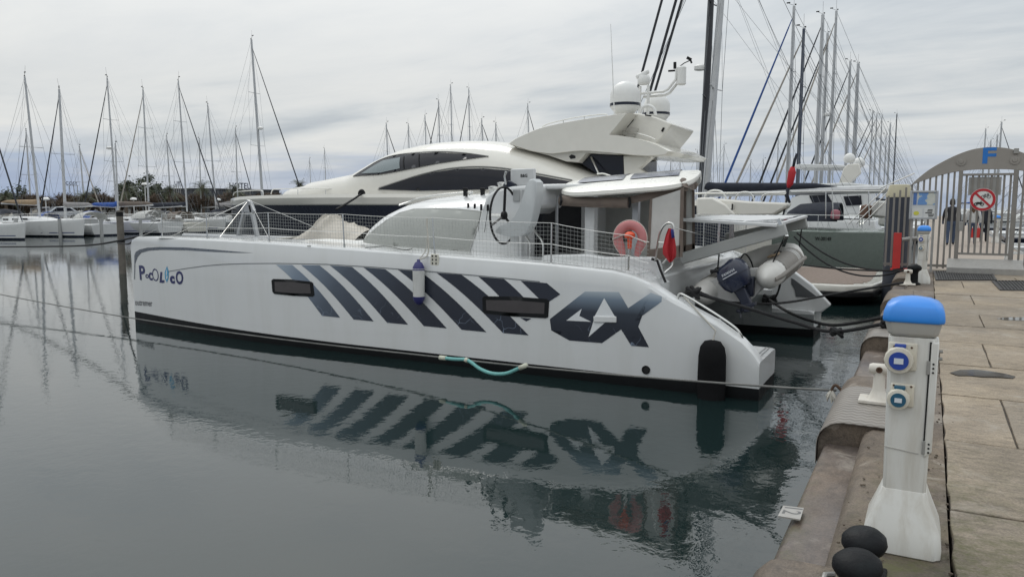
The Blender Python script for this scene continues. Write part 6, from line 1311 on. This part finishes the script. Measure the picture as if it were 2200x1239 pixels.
# big dark rigging lines that run up and out of the picture from the near pontoon boats
for k_, (a, b, r_) in enumerate((((1372, 188), (1428, -20), .05), ((1395, 196), (1458, -20), .055), ((1405, 192), (1470, -20), .05))):
    m = MB(); m.tube([W(a[0] - 60, a[1] + 215, 30), W(b[0], b[1], 30) + (W(b[0], b[1], 30) - W(a[0], a[1], 30)) * .35], r_, 6); tag(m.build('furled_stay', stay_dk, None), ['left dark stay rising behind the radar domes', 'middle dark stay rising behind the radar domes', 'right dark stay rising behind the radar domes'][k_], 'stay', 'dark stays behind the domes')
# flybridge cruiser further along the pontoon
CYb = 39.0
fc_ = thing('motor_cruiser', 'white flybridge cruiser with hardtop behind the sage green yacht', 'motor cruiser', (-9, CYb + 2, 0))
body([(1500, 470), (1690, 468), (1880, 474), (1886, 520), (1500, 525)], (CYb - .2, CYb + 4.2), 'hull', white2, fc_, bev=.05)
body([(1690, 452), (1700, 425), (1730, 415), (1870, 413), (1872, 460), (1690, 462)], (CYb, CYb + 4), 'cabin', white2, fc_, bev=.06)
body([(1640, 407), (1720, 396), (1820, 392), (1880, 398), (1870, 406), (1700, 412)], (CYb - .1, CYb + 4.1), 'flybridge', white2, fc_, bev=.06)
body([(1703, 356), (1720, 352), (1800, 354), (1830, 358), (1800, 361), (1705, 361)], (CYb + .3, CYb + 3.7), 'hardtop', white2, fc_, bev=.03)
body([(1800, 400), (1812, 362), (1822, 352), (1846, 352), (1850, 372), (1830, 390), (1818, 402)], (CYb + .1, CYb + .5), 'radar_arch', cream, fc_, bev=.04)
panel([(1738, 420), (1778, 418), (1792, 440), (1748, 442)], CYb - .03, 'window', glassd, .03, fc_); panel([(1812, 422), (1850, 420), (1852, 440), (1818, 442)], CYb - .03, 'window', glassd, .03, fc_)
for x_, y_, Y_ in ((1825, 341, CYb + .6), (1846, 350, CYb + 1.4)):
    c_ = W(x_, y_, Y_); m = MB(); m.lathe([(.15, -.2), (.24, -.12), (.26, 0)] + [(.26 * math.cos(R(a)), .26 * math.sin(R(a))) for a in (25, 50, 75, 88)], c_, (0, 0, 1), 16); m.build('dome', dome_m, fc_)
m = MB()
for x_ in (1730, 1790): m.tube([W(x_, 361, CYb + .5), W(x_ - 2, 396, CYb + .5)], .03, 6)
m.build('hardtop_post', steel, fc_)
# tube gantry and bundled gear on the green yacht's stern
gt = thing('stern_gantry', 'stainless stern gantry over the sage green yacht cockpit', 'gantry', (-2.2, 31.8, 1.7))
for a, b in (((1822, 482), (1905, 402)), ((1838, 482), (1918, 402)), ((1855, 480), (1930, 405)), ((1868, 484), (1866, 410)), ((1700, 412), (1895, 410)), ((1890, 405), (1965, 372)), ((1774, 470), (1774, 412)), ((1790, 470), (1788, 412))):
    m = MB(); m.tube([W(*a, 31.6), W(*b, 31.6)], .022, 6); m.build('tube', steel, gt)
for k_, (x_, y_, w_, mt, lb) in enumerate(((1862, 455, .42, pmat('crate_brown', (.13, .07, .045), .7), 'brown square crate on the green yacht stern'), (1890, 450, .5, canvas_g, 'grey canvas bundle behind the green yacht stern'), (1795, 461, .30, pmat('locker_pink', (.35, .13, .16), .6), 'faded pink buoy bag on the green yacht rail'), (1905, 470, .5, canvas_g, 'pale wrapped dinghy bundle next to the navy pile'))):
    c_ = W(x_, y_, 31.9 if k_ != 3 else 33.6); m = MB(); m.lathe([(w_ * .35, -w_ * .6), (w_ * .55, -w_ * .5), (w_ * .6, 0), (w_ * .52, w_ * .5), (w_ * .25, w_ * .62)], c_, (0.1, .1, 1), 9 if k_ else 4); tag(m.build('stowed_gear', mt, None, ang=.6, bevel=.02), lb, 'bundle')
# ================================================================== far shore
random.seed(5)
shore_m = concrete('shore_ground', (.16, .145, .12), (.10, .095, .08), .3)
m = MB(); m.prism([(-78, -200, -.5), (-78, 400, -.5), (-900, 400, -.5), (-900, -200, -.5)][::-1], (0, 0, 1.5)); tag(m.build('ground', shore_m, None, smooth=False), kind='structure')
m = MB(); m.box((-74.6, 60, .38), (1.6, 130, .3)); tag(m.build('pontoon', deck_m, None, smooth=False), kind='structure')
# mooring posts before the far row
gpost = pmat('post_grey', (.33, .335, .33), .7, var=.15)
for x_, y_, lb in ((36, 513, 'grey mooring post, leftmost before the far yachts'), (130, 509, 'grey mooring post at the bow of the tan-covered yacht'), (219, 508, 'grey mooring post before the white transom'), (303, 505, 'grey mooring post beside the lavender yacht')):
    p = G(x_, y_, 0); pile(lb, (p.x, p.y), .13, V(x_, 470, p.x).z, None, gpost)
def lamp(label, px, py, X):
    c = V(px, py, X); o = thing('lamp_post', label, 'lamp post', (c.x, c.y, .95), 'white shore lamps')
    m = MB(); m.tube([(c.x, c.y, .9), (c.x, c.y, c.z)], .05, 8); m.build('pole', pw, o)
    m = MB(); m.lathe([(.10, -.05), (.36, .02), (.38, .12), (.26, .26), (.05, .30)], c, (0, 0, 1), 14); m.build('lamp_head', dome_m, o)
lamp('white mushroom lamp near the tan-covered yacht', 98, 430, -79); lamp('white mushroom lamp near the blue sail cover', 287, 430, -79); lamp('white mushroom lamp behind the netting', 468, 431, -79); lamp('higher white lamp before the palms', 311, 398, -80)
# trees
bark = pmat('bark', (.11, .085, .065), .9, var=.25); twig_m = pmat('winter_twigs', (.115, .085, .062), .9, var=.3, scale=1.5); leaf_m = pmat('evergreen_leaf', (.062, .075, .042), .7, var=.35, scale=1.2); palm_m = pmat('palm_leaf', (.075, .088, .045), .7, var=.3, scale=1.5)
def bare_tree(seed):
    random.seed(seed); tr = MB(); tw = MB()
    def br(p, d, l, r, lev):
        q = p + d * l; tr.tube([p, p.lerp(q, .5) + Vector((random.uniform(-.05, .05), random.uniform(-.05, .05), 0)), q], [r, r * .8, r * .6], 5 if lev < 2 else 3, False)
        if lev >= 3:
            for _ in range(26):
                e = Vector((random.gauss(0, 1), random.gauss(0, 1), random.gauss(.25, .8))).normalized(); s = p.lerp(q, random.random()); t_ = s + e * random.uniform(.3, .85); w_ = e.cross(Vector((random.gauss(0, 1), random.gauss(0, 1), 1))).normalized() * random.uniform(.02, .055)
                tw.face([s - w_, s + w_, t_ + w_ * .5, t_ - w_ * .5])
            return
        for k in range(random.choice((3, 4, 4)) if lev else 6):
            e = (d * .75 + Vector((random.gauss(0, .6), random.gauss(0, .6), random.uniform(-.05, .55)))).normalized(); br(p.lerp(q, random.uniform(.55, 1)), e, l * random.uniform(.55, .8), r * .55, lev + 1)
    br(Vector((0, 0, 0)), Vector((0, 0, 1)), 1.5, .14, 0); return tr, tw
def leafy(seed, rx, rz_, n, zc, mat):
    random.seed(seed); tr = MB(); tr.tube([(0, 0, 0), (.05, .03, zc * .5), (0, 0, zc)], [.16, .12, .07], 7); cr = MB(); cl = [(Vector((random.gauss(0, rx * .5), random.gauss(0, rx * .5), zc + random.gauss(0, rz_ * .45))), random.uniform(.4, .85)) for _ in range(16)]
    for k in range(4): c, r = random.choice(cl); tr.tube([(0, 0, zc * .6), c], [.06, .02], 5)
    for _ in range(n):
        c, r = random.choice(cl); p = c + Vector((random.gauss(0, r * .5), random.gauss(0, r * .5), random.gauss(0, r * .45))); s = random.uniform(.08, .2); a = Vector((random.gauss(0, 1), random.gauss(0, 1), random.gauss(0, .7))).normalized(); b = a.cross(Vector((random.gauss(0, 1), random.gauss(0, 1), random.gauss(0, 1)))).normalized()
        cr.face([p - a * s, p - b * s * .5, p + a * s, p + b * s * .5])
    return tr, cr
def palm(seed, h):
    random.seed(seed); tr = MB(); tr.lathe([(.26, 0), (.2, .4), (.17, h * .5), (.17, h - .3), (.24, h), (.12, h + .15)], (0, 0, 0), (0, 0, 1), 10); cr = MB()
    for k in range(34):
        az = k * 2.4; el = random.uniform(-.5, 1.25); L = random.uniform(1.3, 1.8); d = Vector((math.cos(az) * math.cos(el), math.sin(az) * math.cos(el), math.sin(el))); side = Vector((-math.sin(az), math.cos(az), 0)); prev = None
        for i in range(9):
            t = i / 8; p = Vector((0, 0, h)) + d * (L * t) - Vector((0, 0, .75 * L * .6 * t * t))
            if prev is not None:
                for sg_ in (-1, 1):
                    for j in (0, .5):
                        s = prev.lerp(p, j); tip = s + side * (sg_ * .42 * (1 - .55 * t)) + (p - prev) * .9 - Vector((0, 0, .10)); w_ = (p - prev) * .22; cr.face([s, s + w_, tip])
            prev = p
    return tr, cr
def plant(protos, label, cat, nm, loc, s, rz, group, crown_nm='crown'):
    o = thing(nm, label, cat, loc, group); o.rotation_euler = (0, 0, rz); o.scale = (s, s, s)
    for me, n in protos: c = bpy.data.objects.new(n, me); COL.objects.link(c); c.parent = o
    return o
def proto(tr, cr, m1, m2, names):
    out = []
    for mb_, mt, n in ((tr, m1, names[0]), (cr, m2, names[1])):
        me = bpy.data.meshes.new(n); me.from_pydata([tuple(v) for v in mb_.v], [], mb_.f); me.materials.append(mt); out.append((me, n))
    return out
leafP = [proto(*leafy(s, 2.0, 1.3, 2600, 2.6, leaf_m), bark, leaf_m, ('trunk', 'crown')) for s in (2, 4)]
palmP = [proto(*palm(s, h), bark, palm_m, ('trunk', 'crown')) for s, h in ((1, 3.2), (6, 2.6))]
random.seed(11)
belt = MB(); src = [bare_tree(q) for q in (3, 8, 15)]; random.seed(12)
for k in range(46):
    x_ = -60 + k * 15.5 + random.uniform(-7, 7); X = -81 - random.uniform(0, 9); p = V(x_, 430, X); z_t = V(x_, 402 + random.uniform(-5, 10), X).z
    s_ = (z_t - .95) / 4.4; rm = Matrix.Rotation(random.uniform(0, 6), 3, 'Z')
    for mb_ in src[k % 3]: belt.add([rm @ v * s_ + Vector((p.x, p.y, .9)) for v in mb_.v], mb_.f)
me = bpy.data.meshes.new('tree_belt'); me.from_pydata([tuple(v) for v in belt.v], [], belt.f); me.materials.append(twig_m); o = bpy.data.objects.new('tree_belt', me); COL.objects.link(o)
tag(o, 'brown belt of bare winter trees along the far shore', 'woodland', kind='stuff')
lt = [(5, 388, 'olive green tree at the left edge of the shore'), (282, 377, 'tall dark evergreen left of the first palms'), (305, 376, 'tall dark evergreen, middle of the green clump'), (325, 383, 'dark evergreen, right of the green clump'), (30, 408, 'low olive shrub tree near the left edge'), (215, 405, 'low olive tree behind the white transom yacht'), (420, 412, 'low olive tree behind the netting')]
for k, (x_, y_, lb) in enumerate(lt):
    X = -86; p = V(x_, 430, X); z_t = V(x_, y_, X).z; plant(leafP[k % 2], lb, 'tree', 'evergreen_tree', (p.x, p.y, .95), (z_t - .95) / 4.6, k * 1.3, 'evergreen trees on the shore')
pl_t = [(365, 388, 0, 'broad palm with drooping fronds before the rooftop letters'), (183, 398, 1, 'low broad palm left of the white transom yacht'), (435, 378, 0, 'slim palm against the blue sky band'), (507, 386, 0, 'palm in front of the hotel lettering'), (645, 376, 0, 'palm standing just above the motor yacht bow'), (12, 400, 1, 'brownish palm at the left edge'), (270, 385, 0, 'palm rising out of the green clump')]
for k, (x_, y_, q, lb) in enumerate(pl_t):
    X = -81 - (k % 3); p = V(x_, 430, X); z_t = V(x_, y_, X).z; plant(palmP[q], lb, 'palm tree', 'palm_tree', (p.x, p.y, .95), (z_t - .95) / (4.4 if q == 0 else 3.8), k * .9, 'palm trees on the shore')
# hotel and rooftop letters
hx = -100; a, b = V(436, 406, hx), V(600, 406, hx)
ht = thing('hotel_building', 'dark flat-roofed hotel building with rooftop letters', 'building', (hx - 5, (a.y + b.y) / 2, .95)); dkw = pmat('dark_facade', (.045, .05, .06), .6, var=.2, scale=.6)
m = MB(); m.box((hx - 5, (a.y + b.y) / 2, (a.z + .9) / 2), (10, b.y - a.y, a.z - .9)); m.build('wall', dkw, ht, smooth=False)
for k in range(7): yq = a.y + (b.y - a.y) * (k + .5) / 7; MB().box((hx + .02, yq, 3.0), (.08, 1.6, 1.2)).build('window', glassd, ht, smooth=False)
m = MB(); m.box((hx - 5, (a.y + b.y) / 2, a.z + .06), (10.3, b.y - a.y + .3, .14)); m.build('roof', pmat('roof_dark', (.03, .032, .036), .7), ht, smooth=False)
def roof_sign(s, px0, px1, pyb, X, label, mt, parent_label):
    p0, p1 = V(px0, pyb, X), V(px1, pyb, X); o = thing('rooftop_sign', label, 'sign', p0)
    letters(s, p1.y - p0.y, lambda u, v: Vector((X, p0.y + u, p0.z + .05 + v)), 'letters', mt, o, bold=.02, aspect=.95)
    m = MB(); m.bar(p0 + Vector((-.1, -.2, 0)), Vector((X - .1, p1.y + .2, p0.z)), .06, .06)
    for t in (0, .35, .7, 1): q = p0.lerp(Vector((X, p1.y, p0.z)), t); m.bar(q + Vector((-.1, 0, .0)), q + Vector((-.1, 0, -1.2)), .06, .06)
    m.build('frame', galv, o, smooth=False)
ltr = pmat('sign_letters', (.035, .045, .075), .5)
roof_sign('HOTEL', 493, 538, 406, -99, 'dark rooftop letters reading HOTEL', ltr, ''); roof_sign('COSY', 141, 167, 398, -97, 'dark rooftop letters reading COSY above the trees', ltr, ''); roof_sign('UR', 375, 388, 398, -97, 'dark rooftop letters UR beside the broad palm', ltr, '')
# low pale harbour building and a parked car half hidden by the yachts
q0 = V(205, 441, -92); o = thing('harbour_shed', 'low pale harbour shed behind the white transom yacht', 'building', (-92, q0.y + 2.2, .95))
m = MB(); m.box((-93, q0.y + 2.2, 1.6), (3, 6.5, 1.4)); m.build('wall', white2, o, smooth=False); m = MB(); m.box((-93, q0.y + 2.2, 2.36), (3.4, 6.9, .12)); m.build('roof', galv, o, smooth=False)
c0 = V(122, 452, -80.5); car = thing('parked_car', 'silver hatchback parked on the quay behind the far yachts', 'car', (-80.5, c0.y, .95)); cy0 = c0.y
cm = pmat('car_silver', (.38, .40, .43), .3, .4, var=.05)
sidep = [(-2.0, .3), (-2.05, .75), (-1.2, .95), (-.5, 1.42), (.9, 1.45), (1.7, 1.0), (2.0, .9), (2.05, .35)]
m = MB(); m.prism([Vector((-79.7, cy0 + a, .95 + b)) for a, b in sidep], (-1.7, 0, 0)); m.build('body', cm, car, bevel=.12, seg=3)
m = MB(); m.prism([Vector((-79.68, cy0 + a, .95 + b)) for a, b in ((-1.0, .95), (-.45, 1.35), (.8, 1.37), (1.35, 1.0))], (-1.74, 0, 0)); m.build('window', glassd, car, smooth=False)
for a in (-1.25, 1.25):
    m = MB(); m.lathe([(.30, -.1), (.32, 0), (.30, .1)], (-79.75, cy0 + a, 1.27), (1, 0, 0), 16); m.build('wheel', rubber, car)
